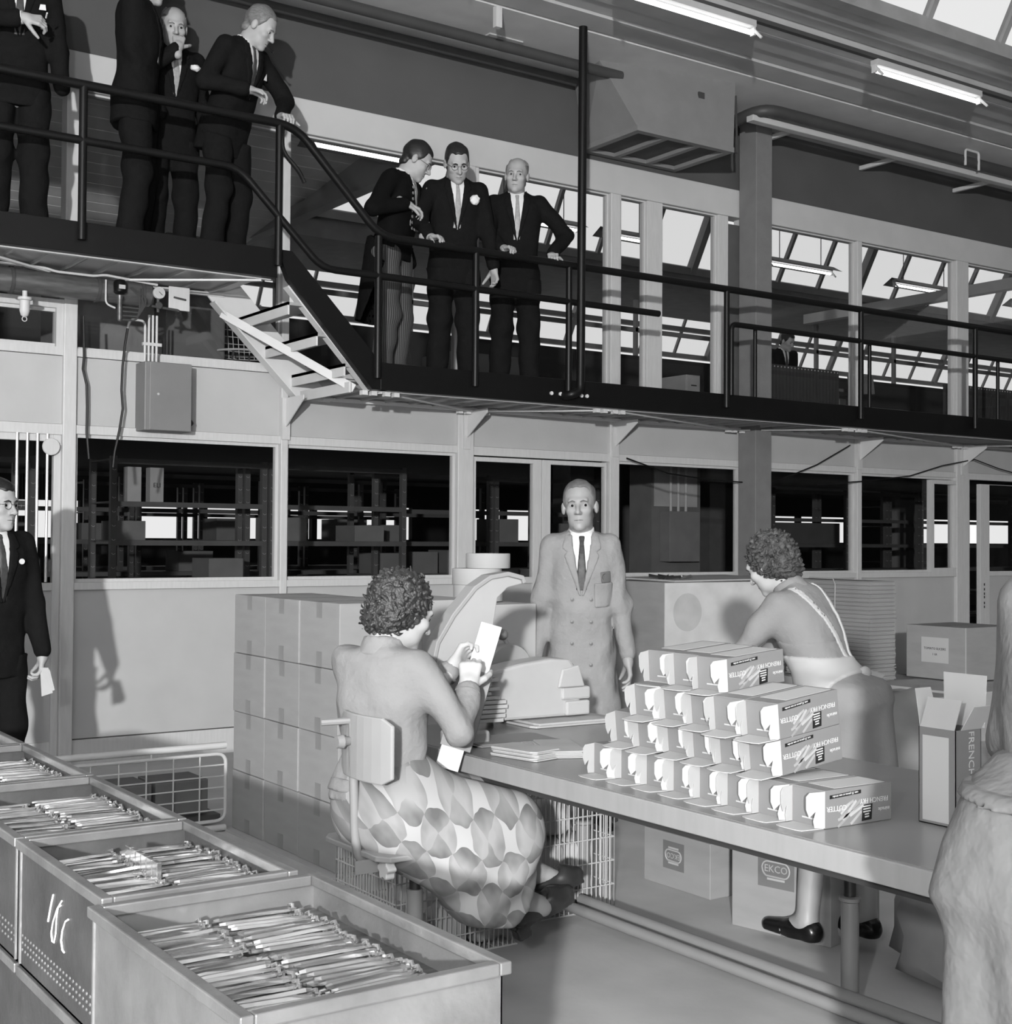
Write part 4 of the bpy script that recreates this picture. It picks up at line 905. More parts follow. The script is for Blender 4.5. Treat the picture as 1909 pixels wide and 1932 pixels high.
b = MB(); b.box(8.78,9.35,10.15,10.16,1.8,2.3); b.build('white_panel', mat('store_white', 165, .7), t)
duct('store_duct', 'long pale duct hanging under the storage ceiling behind the right windows', [(9.7,10.5,2.18), (16,10.8,2.15)], .10, mat('store_duct_paint', 110, .6), 'duct')
b = MB(); b.box(11.4, 12.5, 11.06, 11.42, 1.433, 1.68); o = b.build('dark_trunk', m_rack); tag(o, 'long dark bin on the rack behind the rightmost window', 'bin')
# ================================================================== OFFICE FLOOR
def pendant(x0, x1, y, z, lab):
    t = tube_lamp('pendant_lamp', lab, x0, x1, y, z, True, 'pendant tube lamps in the upper office')
    b = MB(); b.add([(x0-.05,y-.16,z+.03),(x1+.05,y-.16,z+.03),(x1+.05,y,z+.12),(x0-.05,y,z+.12),(x1+.05,y+.16,z+.03),(x0-.05,y+.16,z+.03)], [(0,1,2,3),(3,2,4,5)]); b.build('shade', m_dkpipe, t)
    for x in (x0+.2, x1-.2): q = MB(); q.cyl((x,y,z+.1), (x,y,z+1.6), .006, 5); q.build('hanger_wire', m_dkpipe, t)
for i, (x0, x1) in enumerate(((8.35,9.6), (10.0,10.75), (12.76,13.95), (15.25,16.55), (18.0,19.2))):
    pendant(x0, x1, 12.5, 5.08, 'pendant tube lamp with dark shade in the office, %s from the left' % ('first','second','third','fourth','fifth')[i])
pendant(4.72, 5.55, 9.6, 4.56, 'bare tube lamp in the office above the black stair rail')
m_rad = mat('radiator_dark', 58, .6)
for i, (x0, x1) in enumerate(((9.02, 10.0), (11.6, 13.2))):
    t = thing('ribbed_radiator', 'dark ribbed panel with a row of pale highlight dots behind the railing, %s' % ('by the column','at the right edge')[i], 'radiator', ((x0+x1)/2, 8.85, 2.6))
    n = int((x1-x0)/.045)
    for k in range(n):
        b = MB(); x = x0+k*.045; b.box(x, x+.034, 8.82, 8.86, 2.62, 3.10); b.build('rib', m_rad, t)
        q = MB(); q.lathe([(.007,0),(.004,-.005)], (x+.017, 8.82, 3.08), 6, 'Y'); q.build('highlight_dot', m_wire, t)  # dotted highlights put in as small pale studs on the ribs
    b = MB(); b.box(x0, x1, 8.86, 8.88, 2.62, 3.10); b.build('panel', m_rad, t)
t = thing('office_chair', 'grey office chair back behind the railing at right', 'chair', (10.75, 9.3, 2.6))
b = MB(); b.quadsheet((10.65,9.30,2.96), (10.98,9.26,2.98), (11.0,9.30,3.16), (10.66,9.34,3.16), .02); b.build('backrest', mat('office_chair_grey', 98, .6), t, .005)
b = MB(); b.cyl((10.82,9.34,2.6), (10.80,9.33,3.0), .012, 8); b.build('back_post', m_tube, t)
b = MB(); b.box(10.6, 11.0, 9.4, 9.8, 3.0, 3.03); b.build('seat', MATS['office_chair_grey'], t)
for x in (10.65, 10.95):
    for y in (9.45, 9.75): b = MB(); b.cyl((x,y,2.6), (x,y,3.0), .012, 8); b.build('leg', m_tube, t)
for i, (x0, x1, y0, y1, z1, g, lab) in enumerate(((10.2, 11.4, 10.0, 10.5, 3.02, 130, 'pale low office cabinet behind the railing near the column'), (12.0, 13.2, 10.6, 11.2, 3.05, 90, 'grey office desk block behind the railing farther right'), (2.72, 3.35, 9.3, 9.9, 3.3, 120, 'grey locker behind the left upper window above the electric cabinet'), (3.36, 3.8, 9.1, 9.6, 3.6, 92, 'dark grey office pillar box beside the locker'), (6.05, 6.9, 9.6, 10.1, 3.05, 128, 'low pale office cupboard behind the railing under the stair'), (8.15, 8.32, 9.0, 9.4, 2.95, 130, 'small pale office box left of the column'))):
    t = thing('office_cabinet', lab, 'cabinet', ((x0+x1)/2, (y0+y1)/2, 2.6)); m_ = mat('office_cab_%d' % g, g, .6)
    b = MB(); b.box(x0, x1, y0, y1, 2.6, z1); b.build('body', m_, t, .004)
    b = MB(); b.box(x0+.01, x1-.01, y0-.008, y0, 2.62, z1-.02); b.build('front', m_, t, .003)
    b = MB(); b.box((x0+x1)/2-.03, (x0+x1)/2+.03, y0-.016, y0-.008, z1-.1, z1-.09); b.build('handle', m_hw, t)
# wire chair seen through the left upper window
t = thing('wire_chair', 'white wire shell chair behind the stair in the upper office', 'chair', (3.9, 9.2, 2.6))
b = MB(); C0 = Vector((3.98,9.15,2.95))
def shell(u, v):
    a = R(-70+140*u); return (C0.x-.04+.20*math.sin(a), C0.y+.18*math.cos(a)*(.6+.4*v), C0.z-.13+.36*v-.05*(1-v)**2)
for i in range(13): b.tube([shell(i/12, j/8) for j in range(9)], .0035, 5)
for j in range(9): b.tube([shell(i/12, j/8) for i in range(13)], .0035, 5)
b.build('wire_shell', m_wire, t)
b = MB(); b.tube(arc((3.94,9.13,2.80), .2, 0, 2*math.pi, 20, 'XY'), .008, 6, False); b.build('seat_ring', m_wire, t)
for a in range(4): an = R(45+a*90); q = MB(); q.tube([(3.94+.15*math.cos(an),9.13+.15*math.sin(an),2.8), (3.94+.2*math.cos(an),9.13+.2*math.sin(an),2.6)], .008, 6); q.build('leg', m_dkpipe, t)
# ================================================================== PEOPLE (distance fields meshed as continuous skins)
V = lambda *a: np.array(a, np.float32)
def rotm(rx=0, ry=0, rz=0):
    return np.array(Euler((R(rx), R(ry), R(rz)), 'XYZ').to_matrix(), np.float32)
def smin(a, b, k):
    h = np.clip(.5+.5*(b-a)/k, 0, 1); return b+(a-b)*h-k*h*(1-h)
def smax(a, b, k): return -smin(-a, -b, k)
def cone(P, a, b, ra, rb):
    a, b = np.asarray(a, np.float32), np.asarray(b, np.float32); ab = b-a
    t = np.clip(((P-a)@ab)/max(1e-9, float(ab@ab)), 0, 1)
    return np.linalg.norm(P-a-t[..., None]*ab, axis=-1)-(ra+(rb-ra)*t)
def fcone(P, a, b, ra, rb, side, k):
    """round cone flattened by k (<1 wider) along the axis 'side'"""
    s = np.asarray(side, np.float32); s = s/np.linalg.norm(s); a, b = np.asarray(a, np.float32), np.asarray(b, np.float32); ab = b-a
    t = np.clip(((P-a)@ab)/max(1e-9, float(ab@ab)), 0, 1); q = P-a-t[..., None]*ab
    q = q+((q@s)*(k-1))[..., None]*s
    return np.linalg.norm(q, axis=-1)-(ra+(rb-ra)*t)
def ell(P, c, r, M=None):
    q = P-np.asarray(c, np.float32)
    if M is not None: q = q@M
    r = np.asarray(r, np.float32); k0 = np.linalg.norm(q/r, axis=-1); k1 = np.linalg.norm(q/(r*r), axis=-1)+1e-6
    return k0*(k0-1)/k1
def poly2(U, W, poly):
    """signed distance to a 2D polygon"""
    d = np.full(U.shape, 1e9, np.float32); s = np.ones(U.shape, np.float32); n = len(poly); j = n-1
    for i in range(n):
        vi, vj = poly[i], poly[j]; ex, ey = vj[0]-vi[0], vj[1]-vi[1]; wx, wy = U-vi[0], W-vi[1]
        t = np.clip((wx*ex+wy*ey)/(ex*ex+ey*ey+1e-12), 0, 1); d = np.minimum(d, (wx-ex*t)**2+(wy-ey*t)**2)
        c1 = W >= vi[1]; c2 = W < vj[1]; c3 = ex*wy > ey*wx
        flip = (c1 & c2 & c3) | (~c1 & ~c2 & ~c3); s = np.where(flip, -s, s); j = i
    return s*np.sqrt(d)
def surfnet(f, lo, hi, h):
    lo = np.asarray(lo, np.float32); n = [int(math.ceil((hi[i]-lo[i])/h))+1 for i in range(3)]
    ax = [lo[i]+h*np.arange(n[i], dtype=np.float32) for i in range(3)]
    P = np.stack(np.meshgrid(*ax, indexing='ij'), -1); Fv = f(P).astype(np.float32)
    Fv[0], Fv[-1], Fv[:, 0], Fv[:, -1], Fv[:, :, 0], Fv[:, :, -1] = [np.maximum(q, h*.3) for q in (Fv[0], Fv[-1], Fv[:, 0], Fv[:, -1], Fv[:, :, 0], Fv[:, :, -1])]
    Sg = Fv < 0; m = [q-1 for q in n]; acc = np.zeros(m+[3], np.float32); cnt = np.zeros(m, np.float32)
    def sl(o): return tuple(slice(o[i], o[i]+m[i]) for i in range(3))
    for axis in range(3):
        for u in (0, 1):
            for w_ in (0, 1):
                o0 = [0, 0, 0]; other = [i for i in range(3) if i != axis]; o0[other[0]] = u; o0[other[1]] = w_; o1 = list(o0); o1[axis] = 1
                A, B = Fv[sl(o0)], Fv[sl(o1)]; c = (A < 0) != (B < 0); t = np.where(c, A/(A-B+1e-12), 0)
                for i in range(3): acc[..., i] += np.where(c, (t if i == axis else o0[i]), 0)
                cnt += c
    mk = cnt > 0; ids = np.full(m, -1, np.int64); ids[mk] = np.arange(mk.sum())
    I = np.stack(np.nonzero(mk), -1).astype(np.float32); vs = (I+acc[mk]/cnt[mk][:, None])*h+lo
    fs = []
    for axis in range(3):
        b_, c_ = (axis+1) % 3, (axis+2) % 3
        s0 = [slice(None)]*3; s1 = [slice(None)]*3; s0[axis] = slice(0, -1); s1[axis] = slice(1, None)
        for q in (b_, c_): s0[q] = slice(1, -1); s1[q] = slice(1, -1)
        A, B = Sg[tuple(s0)], Sg[tuple(s1)]; e = np.stack(np.nonzero(A != B), -1)
        if not len(e): continue
        inside = A[tuple(e.T)]; e = e.copy(); e[:, b_] += 1; e[:, c_] += 1
        def cell(db, dc):
            q = e.copy(); q[:, b_] -= db; q[:, c_] -= dc; return ids[tuple(q.T)]
        Q = np.stack([cell(1, 1), cell(0, 1), cell(0, 0), cell(1, 0)], -1); Q[~inside] = Q[~inside][:, ::-1]; fs.append(Q)
    return vs, (np.concatenate(fs) if fs else np.zeros((0, 4), np.int64))
def mesh_obj(name, parts, m, parent):
    vs, fs, o = [], [], 0
    for v, f in parts: vs.append(v); fs.append(f+o); o += len(v)
    vs = np.concatenate(vs); fs = np.concatenate(fs); me = bpy.data.meshes.new(name)
    me.vertices.add(len(vs)); me.vertices.foreach_set('co', vs.astype(np.float32).ravel())
    me.loops.add(len(fs)*4); me.loops.foreach_set('vertex_index', fs.astype(np.int32).ravel())
    me.polygons.add(len(fs)); me.polygons.foreach_set('loop_start', np.arange(0, len(fs)*4, 4, dtype=np.int32))
    me.polygons.foreach_set('use_smooth', np.ones(len(fs), bool)); me.update(calc_edges=True); me.materials.append(m)
    ob = bpy.data.objects.new(name, me); COL.objects.link(ob); ob.parent = parent; return ob
def bounds(pts, pad):
    p = np.array([np.asarray(q, np.float32) for q in pts]); return p.min(0)-pad, p.max(0)+pad
def fold(P, s=0):
    x, y, z = P[..., 0]+s, P[..., 1]-s, P[..., 2]+.3*s
    return np.sin(17*x+9*z+2.5*np.sin(11*y+5*z))*np.sin(13*z-15*y+2*np.sin(9*x))+.5*np.sin(31*z+22*x+3*np.sin(14*y))
def ik(S_, W_, l1, l2, pole):
    S_, W_, pole = map(lambda q: np.asarray(q, np.float64), (S_, W_, pole)); d = W_-S_; L = np.linalg.norm(d); L2 = min(L, (l1+l2)*.999); u = d/L
    if L > L2: W_ = S_+u*L2
    a = (l1*l1-l2*l2+L2*L2)/(2*L2); h = math.sqrt(max(0, l1*l1-a*a)); p = pole-u*(pole@u); p = p/np.linalg.norm(p)
    return S_+u*a+p*h, W_
def head_parts(HC, HM, hs=1.0, hair='short', neck=None, hr=0.0, ears=1.0, thin=1.0):
    """head skin, hair, eyes, brows, lips in the head frame HM (x right, y forward, z up) around HC"""
    HC = np.asarray(HC, np.float32); hs = np.float32(hs)
    def L(P): return ((P-HC)@HM)/hs
    def skin(P):
        p = L(P); mx = p.copy(); mx[..., 0] = np.abs(p[..., 0])
        d = ell(p, (0,-.012,.036), (.074,.096,.082))
        d = smin(d, ell(p, (0,.030,-.030), (.060*thin,.062,.080)), .03)
        d = smin(d, ell(p, (0,.034,-.076), (.050*thin,.048,.040)), .03)
        d = smin(d, ell(p, (0,.074,-.103), (.022,.018,.016)), .022)
        d = smin(d, ell(mx, (.040*thin,.062,-.024), (.022,.022,.020)), .018)
        d = smin(d, cone(mx, (.0,.085,.020), (.036,.078,.022), .011, .010), .016)
        d = smax(d, -ell(mx, (.031,.100,.0), (.017,.020,.0125)), .012)
        d = smin(d, cone(mx, (.016,.0835,.0085), (.043,.0725,.005), .0052, .0042), .005)
        d = smin(d, cone(mx, (.018,.080,-.0105), (.042,.071,-.009), .0042, .004), .005)
        d = smin(d, cone(p, (0,.084,.012), (0,.112,-.033), .0075, .0115), .010)
        d = smin(d, ell(mx, (.012,.098,-.037), (.008,.010,.007)), .007)
        d = smin(d, cone(mx, (0,.0915,-.0635), (.020,.083,-.067), .0055, .0035), .006)
        d = smin(d, cone(mx, (0,.0905,-.0765), (.017,.082,-.0735), .0065, .004), .006)
        d = smax(d, -cone(mx, (0,.101,-.0697), (.023,.086,-.0700), .0022, .0018), .003)
        d = smax(d, -cone(mx, (.030,.098,-.044), (.036,.084,-.072), .003, .003), .008)
        e = ell(mx, (.074+.006*ears,-.006,-.008), (.008+.003*ears,.019,.030), rotm(6, 0, 18*ears)); e = smax(e, -ell(mx, (.083+.009*ears,.004,-.004), (.005,.009,.016)), .004)
        d = smin(d, e, .008)
        if neck is not None: d = smin(d, cone(P, neck, HC+HM@V(0,-.022,-.055)*hs, .060*hs, .054*hs)/hs, .03)
        return d*hs
    r = .20*hs; parts = {}
    pts = [HC-r*.75, HC+r*.75]+([neck] if neck is not None else [])
    lo, hi = bounds(pts, .03); parts['skin'] = surfnet(skin, lo, hi, .0052*hs)
    if hair:
        def hf(P):
            p = L(P); x, y, z = p[..., 0], p[..., 1], p[..., 2]
            if hair == 'curly':
                n = .55*np.sin(75*x+4*np.sin(41*y+13*z))*np.sin(70*y+4*np.sin(43*z))+.45*np.sin(95*z+5*np.sin(47*x+38*y))*np.sin(80*x+3*np.sin(60*z))
                d = ell(p, (0,-.030,.022), (.100,.108,.108))-.022*np.abs(n)+.006
                d = smin(d, ell(p, (0,-.062,-.055), (.088,.062,.058))-.022*np.abs(n)+.006, .03)
                hl = np.interp(y, [-.2,-.02,.02,.05,.075,.13], [-.14,-.105,-.055,.0,.052,.075])
            else:
                n = np.sin(150*x+30*z)*.0008
                d = ell(p, (0,-.014,.038), (.0790,.1015,.0905))-.001+n+.0025*np.sin(38*x+60*z+25*y)*np.sin(45*y)
                d = smin(d, ell(p, (0,-.060,-.045), (.060,.042,.050)), .02)
                hl = np.interp(y, [-.2,-.05,-.02,.005,.03,.055,.075,.12], [-.080,-.072,-.045,-.030,.012+.5*hr,.050+hr,.064+hr,.10+hr])+.9*np.maximum(0, np.abs(x)-.022)*(y > .045)*np.where(np.abs(x) < .055, 1, .4)+.003*np.sin(170*x)
                if hair == 'bald': d = np.maximum(d, z-.045-.35*np.abs(x)+np.where(y < -.03, -.05, 0))
            return smax(d, hl-z, .010)*hs
        lo, hi = bounds([HC-r*.7, HC+r*.7], .02); parts['hair'] = surfnet(hf, lo, hi, (.0042 if hair == 'curly' else .0055)*hs)
    return parts, L
def eye_bits(HC, HM, hs, parent, look=(0, 0), m_white=None, m_iris=None, m_brow=None, m_lip=None, brow=True):
    def W(q): return np.asarray(HC)+HM@(V(*q)*hs)
    eo = None
    for s_ in (-1, 1):
        b = MB(); c = W((s_*.031,.0738,-.0002)); b.lathe([(r_*hs, z_*hs) for r_, z_ in ((0,-.0120),(.007,-.0098),(.0108,-.005),(.0118,0),(.0108,.005),(.007,.0098),(0,.0120))], tuple(c), 12); e = b.build('eye', m_white, parent, off=(0,0,0))
        dv = V(look[0]+s_*.05, 1, look[1]); dv = dv/np.linalg.norm(dv); q = MB(); p0 = c+HM@(dv*.0092*hs); q.tube([p0, p0+HM@(dv*.0034*hs)], [.0068*hs, .0058*hs], 10); q.build('iris', m_iris, e, off=(0,0,0))
        if brow:
            q = MB(); q.tube([W((s_*.012,.0935,.0165)), W((s_*.026,.0935,.0215)), W((s_*.044,.083,.0165))], [.0034*hs,.0042*hs,.002*hs], 6); q.build('eyebrow', m_brow, parent, off=(0,0,0))
    q = MB(); q.tube([W((-.021,.0862,-.0695)), W((-.008,.0938,-.0692)), W((.008,.0938,-.0692)), W((.021,.0862,-.0695))], [.0012*hs,.0024*hs,.0024*hs,.0012*hs], 6); q.build('mouth', m_lip, parent, off=(0,0,0))
def hand_mesh(Wp, f, n, side, curl=(30,35,38,42), thumb=25, hs=1.0, spread=1.0, h=.0034):
    """Wp wrist, f finger direction, n palm normal; side=+1 when the thumb lies on f x n"""
    f = np.asarray(f, np.float64); f = f/np.linalg.norm(f); n = np.asarray(n, np.float64); n = n-f*(n@f); n = n/np.linalg.norm(n); l = np.cross(f, n)*side
    Wp = np.asarray(Wp, np.float64); segs = []; offs = (.030,.0105,-.0095,-.028); lens = (.070,.079,.073,.057)
    for i, o in enumerate(offs):
        K = Wp+(f*(.090-.004*abs(i-1.3))+l*o*spread)*hs; segs.append((Wp+(l*o*.55+f*.012)*hs, K, .0135*hs, .0115*hs, 0))
        a = 0; p = K
        for j, (fr, r0, r1) in enumerate(((.44,.0098,.0088),(.31,.0088,.0080),(.25,.0080,.0066))):
            a += R(curl[i])*(1.0 if j else .85); d = f*math.cos(a)+n*math.sin(a)+l*o*.9*(spread-.8); d = d/np.linalg.norm(d); q = p+d*lens[i]*fr*hs; segs.append((p, q, r0*hs, r1*hs, i+1)); p = q
    a = R(thumb); p = Wp+(f*.022+l*.020+n*.008)*hs; d = f*.62+l*.78+n*.25; d = d/np.linalg.norm(d)
    for L_, r0, r1 in ((.042,.0145,.0115),(.033,.0110,.0098),(.027,.0098,.0075)):
        q = p+d*L_*hs; segs.append((p, q, r0*hs, r1*hs, 5)); p = q; d = d*math.cos(a)+(f*.5+n*.75-l*.35)*math.sin(a); d = d/np.linalg.norm(d)
    def sd(P):
        g = {}
        for a_, b_, r0, r1, k in segs:
            c = cone(P, a_, b_, r0, r1); g[k] = c if k not in g else smin(g[k], c, (.012 if k == 0 else .003)*hs)
        d_ = smin(g[0], cone(P, Wp-f*.05*hs, Wp+f*.02*hs, .0265*hs, .024*hs), .02*hs)
        for k in range(1, 6): d_ = smin(d_, g[k], .005*hs)
        return d_
    lo, hi = bounds([s_[0] for s_ in segs]+[s_[1] for s_ in segs]+[Wp-f*.05*hs], .03*hs); return surfnet(sd, lo, hi, h*hs)
m_skin = mat('skin_tone', 150, .55, noise=.05, scale=14); m_skin2 = mat('skin_tone_near', 158, .5, noise=.05, scale=14)
m_eye = mat('eye_white', 150, .3); m_iris = mat('eye_dark', 25, .2); m_lip = mat('lip_tone', 92, .5)
m_hair_d = mat('dark_hair', 34, .45, noise=.5, scale=40, stretch=(3,.6,3)); m_hair_g = mat('grey_hair', 100, .5, noise=.3, scale=40, stretch=(3,.6,3)); m_hair_f = mat('short_fair_hair', 92, .6, noise=.3, scale=40)
m_suit = mat('dark_suit_cloth', 20, .9, noise=.12, scale=30, bump=.3, bscale=12, spec=.08); m_suit2 = mat('black_coat_cloth', 14, .9, noise=.12, scale=30, spec=.08)
m_shirt = mat('white_shirt', 205, .6, noise=.03); m_tie_l = mat('pale_silk_tie', 142, .4, noise=.15, scale=60); m_tie_d = mat('dark_tie', 58, .5, noise=.3, scale=50)
m_shoe = mat('black_shoe', 18, .25)
TORSO = {'suit': ([.70,.78,.86,.95,1.06,1.16,1.28,1.38,1.44,1.475,1.50], [.178,.182,.182,.176,.164,.168,.182,.186,.170,.118,.068], [.120,.126,.130,.125,.112,.115,.128,.122,.105,.085,.068]),
         'coat': ([.40,.55,.70,.86,.95,1.06,1.16,1.28,1.38,1.44,1.475,1.50], [.250,.236,.222,.204,.194,.180,.178,.188,.190,.172,.118,.068], [.17,.16,.152,.146,.140,.126,.124,.132,.126,.108,.088,.07]),
         'woman': ([.86,.95,1.04,1.12,1.20,1.28,1.36,1.42,1.455,1.48], [.185,.178,.150,.146,.160,.172,.172,.150,.105,.062], [.125,.118,.100,.100,.118,.124,.108,.090,.075,.06])}
def person(name, label, loc, rz, Ht=1.78, lean=0, head=(0, 0, 0), armL=None, armR=None, kind='suit', suit=None, trouser=None, hair='short', hairm=None, hr=0.0, tie=None, legs=None, hip=(0, 0, None), hem=None, lapel=True, twist=0, face=True, look=(0, 0), skin=None, hand=True, glasses=False, collar=True, feet=True, ears=.6, headless=False, res=.0135, side=0, fold_amp=.0055, brow=None, thin=1.0, group=None, hscale=1.06, wide=1.0):
    """local frame: faces +y, its right hand at +x"""
    suit = suit or m_suit; trouser = trouser or suit; hairm = hairm or m_hair_d; skin = skin or m_skin
    t = thing(name, label, 'person', loc, group, R(rz), True); s = Ht/1.78
    hz = (.93*s if hip[2] is None else hip[2]); H0 = V(hip[0], hip[1], hz); TM = rotm(-lean, side, twist)
    def TW(q): return H0+TM@(V(q[0], q[1], q[2]-.93)*np.float32(s))
    def TL(P): return ((P-H0)@TM)/np.float32(s)+V(0, 0, .93)
    zt, at_, bt = TORSO[kind]; zt, at_, bt = np.array(zt), np.array(at_)*wide, np.array(bt)
    zhem = hem if hem is not None else (.76 if kind == 'suit' else zt[0]+.02)
    def torso(P, grow=0.0):
        p = TL(P); x, y, z = p[..., 0], p[..., 1], p[..., 2]; a = np.interp(z, zt, at_)+grow; b = np.interp(z, zt, bt)+grow
        y0 = np.interp(z, [.7,.95,1.1,1.3,1.45,1.5], [0,-.01,.005,.0,-.02,-.02])
        d = ((np.abs(x/a)**2.4+np.abs((y-y0)/b)**2.4)**(1/2.4)-1)*np.minimum(a, b)
        return (np.maximum(d, np.maximum(z-1.505, zhem-z)))*np.float32(s)
    NB = TW((0, -.015, 1.475)); HM = TM@rotm(*([-head[1], head[2], head[0]])); hs = hscale*s; HC = NB+HM@(V(0, .032, .140)*np.float32(s))
    sh = {}; el = {}; wr = {}; hd = {}
    for key, sx, arm in (('R', 1, armR), ('L', -1, armL)):
        sh[key] = TW((sx*(.168*wide if kind != 'woman' else .150), -.01, 1.415)); arm = arm or {}
        Wt = V(*arm['wrist']) if 'wrist' in arm else TW((sx*.235, .04, .865)); pole = arm.get('pole', (sx*.35, -1, -.1))
        e_, w_ = ik(sh[key], Wt, .30*s, .265*s, pole) if 'elbow' not in arm else (V(*arm['elbow']), Wt); el[key] = e_.astype(np.float32); wr[key] = w_.astype(np.float32)
        fd = arm.get('f'); hd[key] = (fd if fd is not None else (wr[key]-el[key]), arm.get('n', (-sx, 0, 0)), sx, arm.get('curl', (22,26,28,32)), arm.get('thumb', 15))
    def sleeve(P, key, g=0.0):
        k = .9 if kind == 'woman' or wide < 1 else 1.0
        cuff = el[key]+(wr[key]-el[key])*.93
        return smin(cone(P, sh[key], el[key], (.066*k+g)*s, (.056*k+g)*s), cone(P, el[key], cuff, (.056*k+g)*s, (.046*k+g)*s), .02)
    VP = [(-.052,1.53), (.052,1.53), (.050,1.46), (.004,1.13 if kind == 'suit' else 1.20), (-.004,1.13 if kind == 'suit' else 1.20), (-.050,1.46)]
    def jacket(P):
        tr = torso(P); d = tr
        for key in ('R', 'L'): d = smin(d, sleeve(P, key), .028 if kind != 'woman' else .055)
        fz = np.clip(np.abs(TL(P)[..., 2]-1.30)*6, .35, 1)
        for key in ('R', 'L'): fz = fz+1.3*np.exp(-(np.linalg.norm(P-el[key], axis=-1)/.11)**2)
        d = d+fold(P)*fold_amp*fz
        if lapel:
            p = TL(P); c = np.maximum(poly2(p[..., 0], p[..., 2], VP), -p[..., 1]); c = np.maximum(c, -(tr+.016)); d = smax(d, -c, .004)
            nk = cone(P, NB-TM@V(0,-.01,.03), NB+TM@V(0,.01,.12), .066*s, .066*s); d = smax(d, -nk, .006)
        return d
    pts = [TW((sx*.25, sy*.18, z)) for sx in (-1, 1) for sy in (-1, 1) for z in (zhem, 1.5)]+list(el.values())+list(wr.values())
    lo, hi = bounds(pts, .09); jn = {'suit': 'jacket', 'coat': 'coat', 'woman': 'cardigan'}[kind]
    mesh_obj(jn, [surfnet(jacket, lo, hi, res)], suit, t)
    # ---- body: head and neck, hands, and the limbs under the clothes as one skin
    parts = []
    if not headless:
        hp, L = head_parts(HC, HM, hs, hair, NB-TM@V(0, 0, .03), hr, ears, thin); parts.append(hp['skin'])
        if 'hair' in hp and len(hp['hair'][0]): mesh_obj('hair', [hp['hair']], hairm, t)
        if face: eye_bits(HC, HM, hs, t, look, m_eye, m_iris, brow or hairm, m_lip)
        if glasses:
            b = MB()
            for s_ in (-1, 1):
                b.tube([HC+HM@(V(s_*.031+.021*math.cos(a), .098, .018*math.sin(a))*np.float32(hs)) for a in [2*math.pi*k/16 for k in range(17)]], .0014*hs, 5, False)
                b.tube([HC+HM@(V(s_*.052,.096,.004)*np.float32(hs)), HC+HM@(V(s_*.084,.0,.006)*np.float32(hs))], .0013*hs, 5)
            b.tube([HC+HM@(V(-.010,.100,.004)*np.float32(hs)), HC+HM@(V(.010,.100,.004)*np.float32(hs))], .0014*hs, 5); b.build('glasses', mat('spectacle_rim', 90, .3, .5), t, off=(0, 0, 0))
    if hand:
        for key in ('R', 'L'):
            if hand is True or key in hand:
                f_, n_, sx, cu, th = hd[key]
                parts.append(hand_mesh(wr[key], f_, n_, -sx, cu, th, s*1.02))
    HJ = {'R': TW((.09, 0, .93)), 'L': TW((-.09, 0, .93))}; LG = {}
    for key, sx in (('R', 1), ('L', -1)):
        lg = (legs or {}).get(key, {}); LG[key] = (HJ[key], V(*lg.get('knee', (sx*.10, .03, .50*s))), V(*lg.get('ankle', (sx*.115, -.02, .09*s))), V(*lg.get('toe', (sx*.135, .13, .03))))
    def core(P):
        d = torso(P, -.045)
        for key in ('R', 'L'): d = smin(d, smin(cone(P, sh[key], el[key], .036*s, .026*s), cone(P, el[key], wr[key], .026*s, .022*s), .02), .03)
        for key in ('R', 'L'):
            h_, k_, a_, o_ = LG[key]; d = smin(d, smin(cone(P, h_, k_, .060*s, .048*s), cone(P, k_, a_, .045*s, .034*s), .02), .04)
        return d
    lo, hi = bounds(pts+[q for v in LG.values() for q in v], .08); parts.append(surfnet(core, lo, hi, .028))
    mesh_obj('body', parts, skin, t)
    if kind == 'woman':
        def nc(P):
            a_ = NB-TM@V(0,-.0,.03)*np.float32(s); b_ = NB+TM@V(0,.006,.030)*np.float32(s); ax_ = (b_-a_)/np.linalg.norm(b_-a_); u = (P-a_)@ax_
            return np.maximum(np.maximum(cone(P, a_, b_, .082*s, .066*s), u-.056*s), -u-.01)
        lo3, hi3 = bounds([NB], .13); mesh_obj('knit_collar', [surfnet(nc, lo3, hi3, .006)], suit, t)
        for key in ('R', 'L'):
            c0 = el[key]+(wr[key]-el[key])*.86; c1 = el[key]+(wr[key]-el[key])*.95; q = MB(); q.tube([c0, c1], [.047*s, .045*s], 16); q.build('sleeve_band', suit, t, off=(0, 0, 0))
    # ---- trousers and shoes
    if trouser is not False and kind != 'woman':
        def trs(P):
            d = None
            for key in ('R', 'L'):
                h_, k_, a_, o_ = LG[key]; c = smin(cone(P, h_, k_, .100*s, .078*s), cone(P, k_, a_-V(0,0,.03), .078*s, .075*s), .04); d = c if d is None else smin(d, c, .03)
            d = smin(d, cone(P, HJ['R'], HJ['L'], .10*s, .10*s), .05)
            return np.maximum(np.maximum(d+fold(P, 1)*fold_amp*1.1, .035-P[..., 2]), TL(P)[..., 2]-(zhem+.11 if kind == 'suit' else zhem+.06))
        lo, hi = bounds([q for v in LG.values() for q in v[:3]], .13); mesh_obj('trousers', [surfnet(trs, lo, hi, res)], trouser, t)
    if feet:
        for key in ('R', 'L'):
            h_, k_, a_, o_ = LG[key]; mesh_obj('shoe', [shoe_mesh(a_, o_)], m_shoe, t)
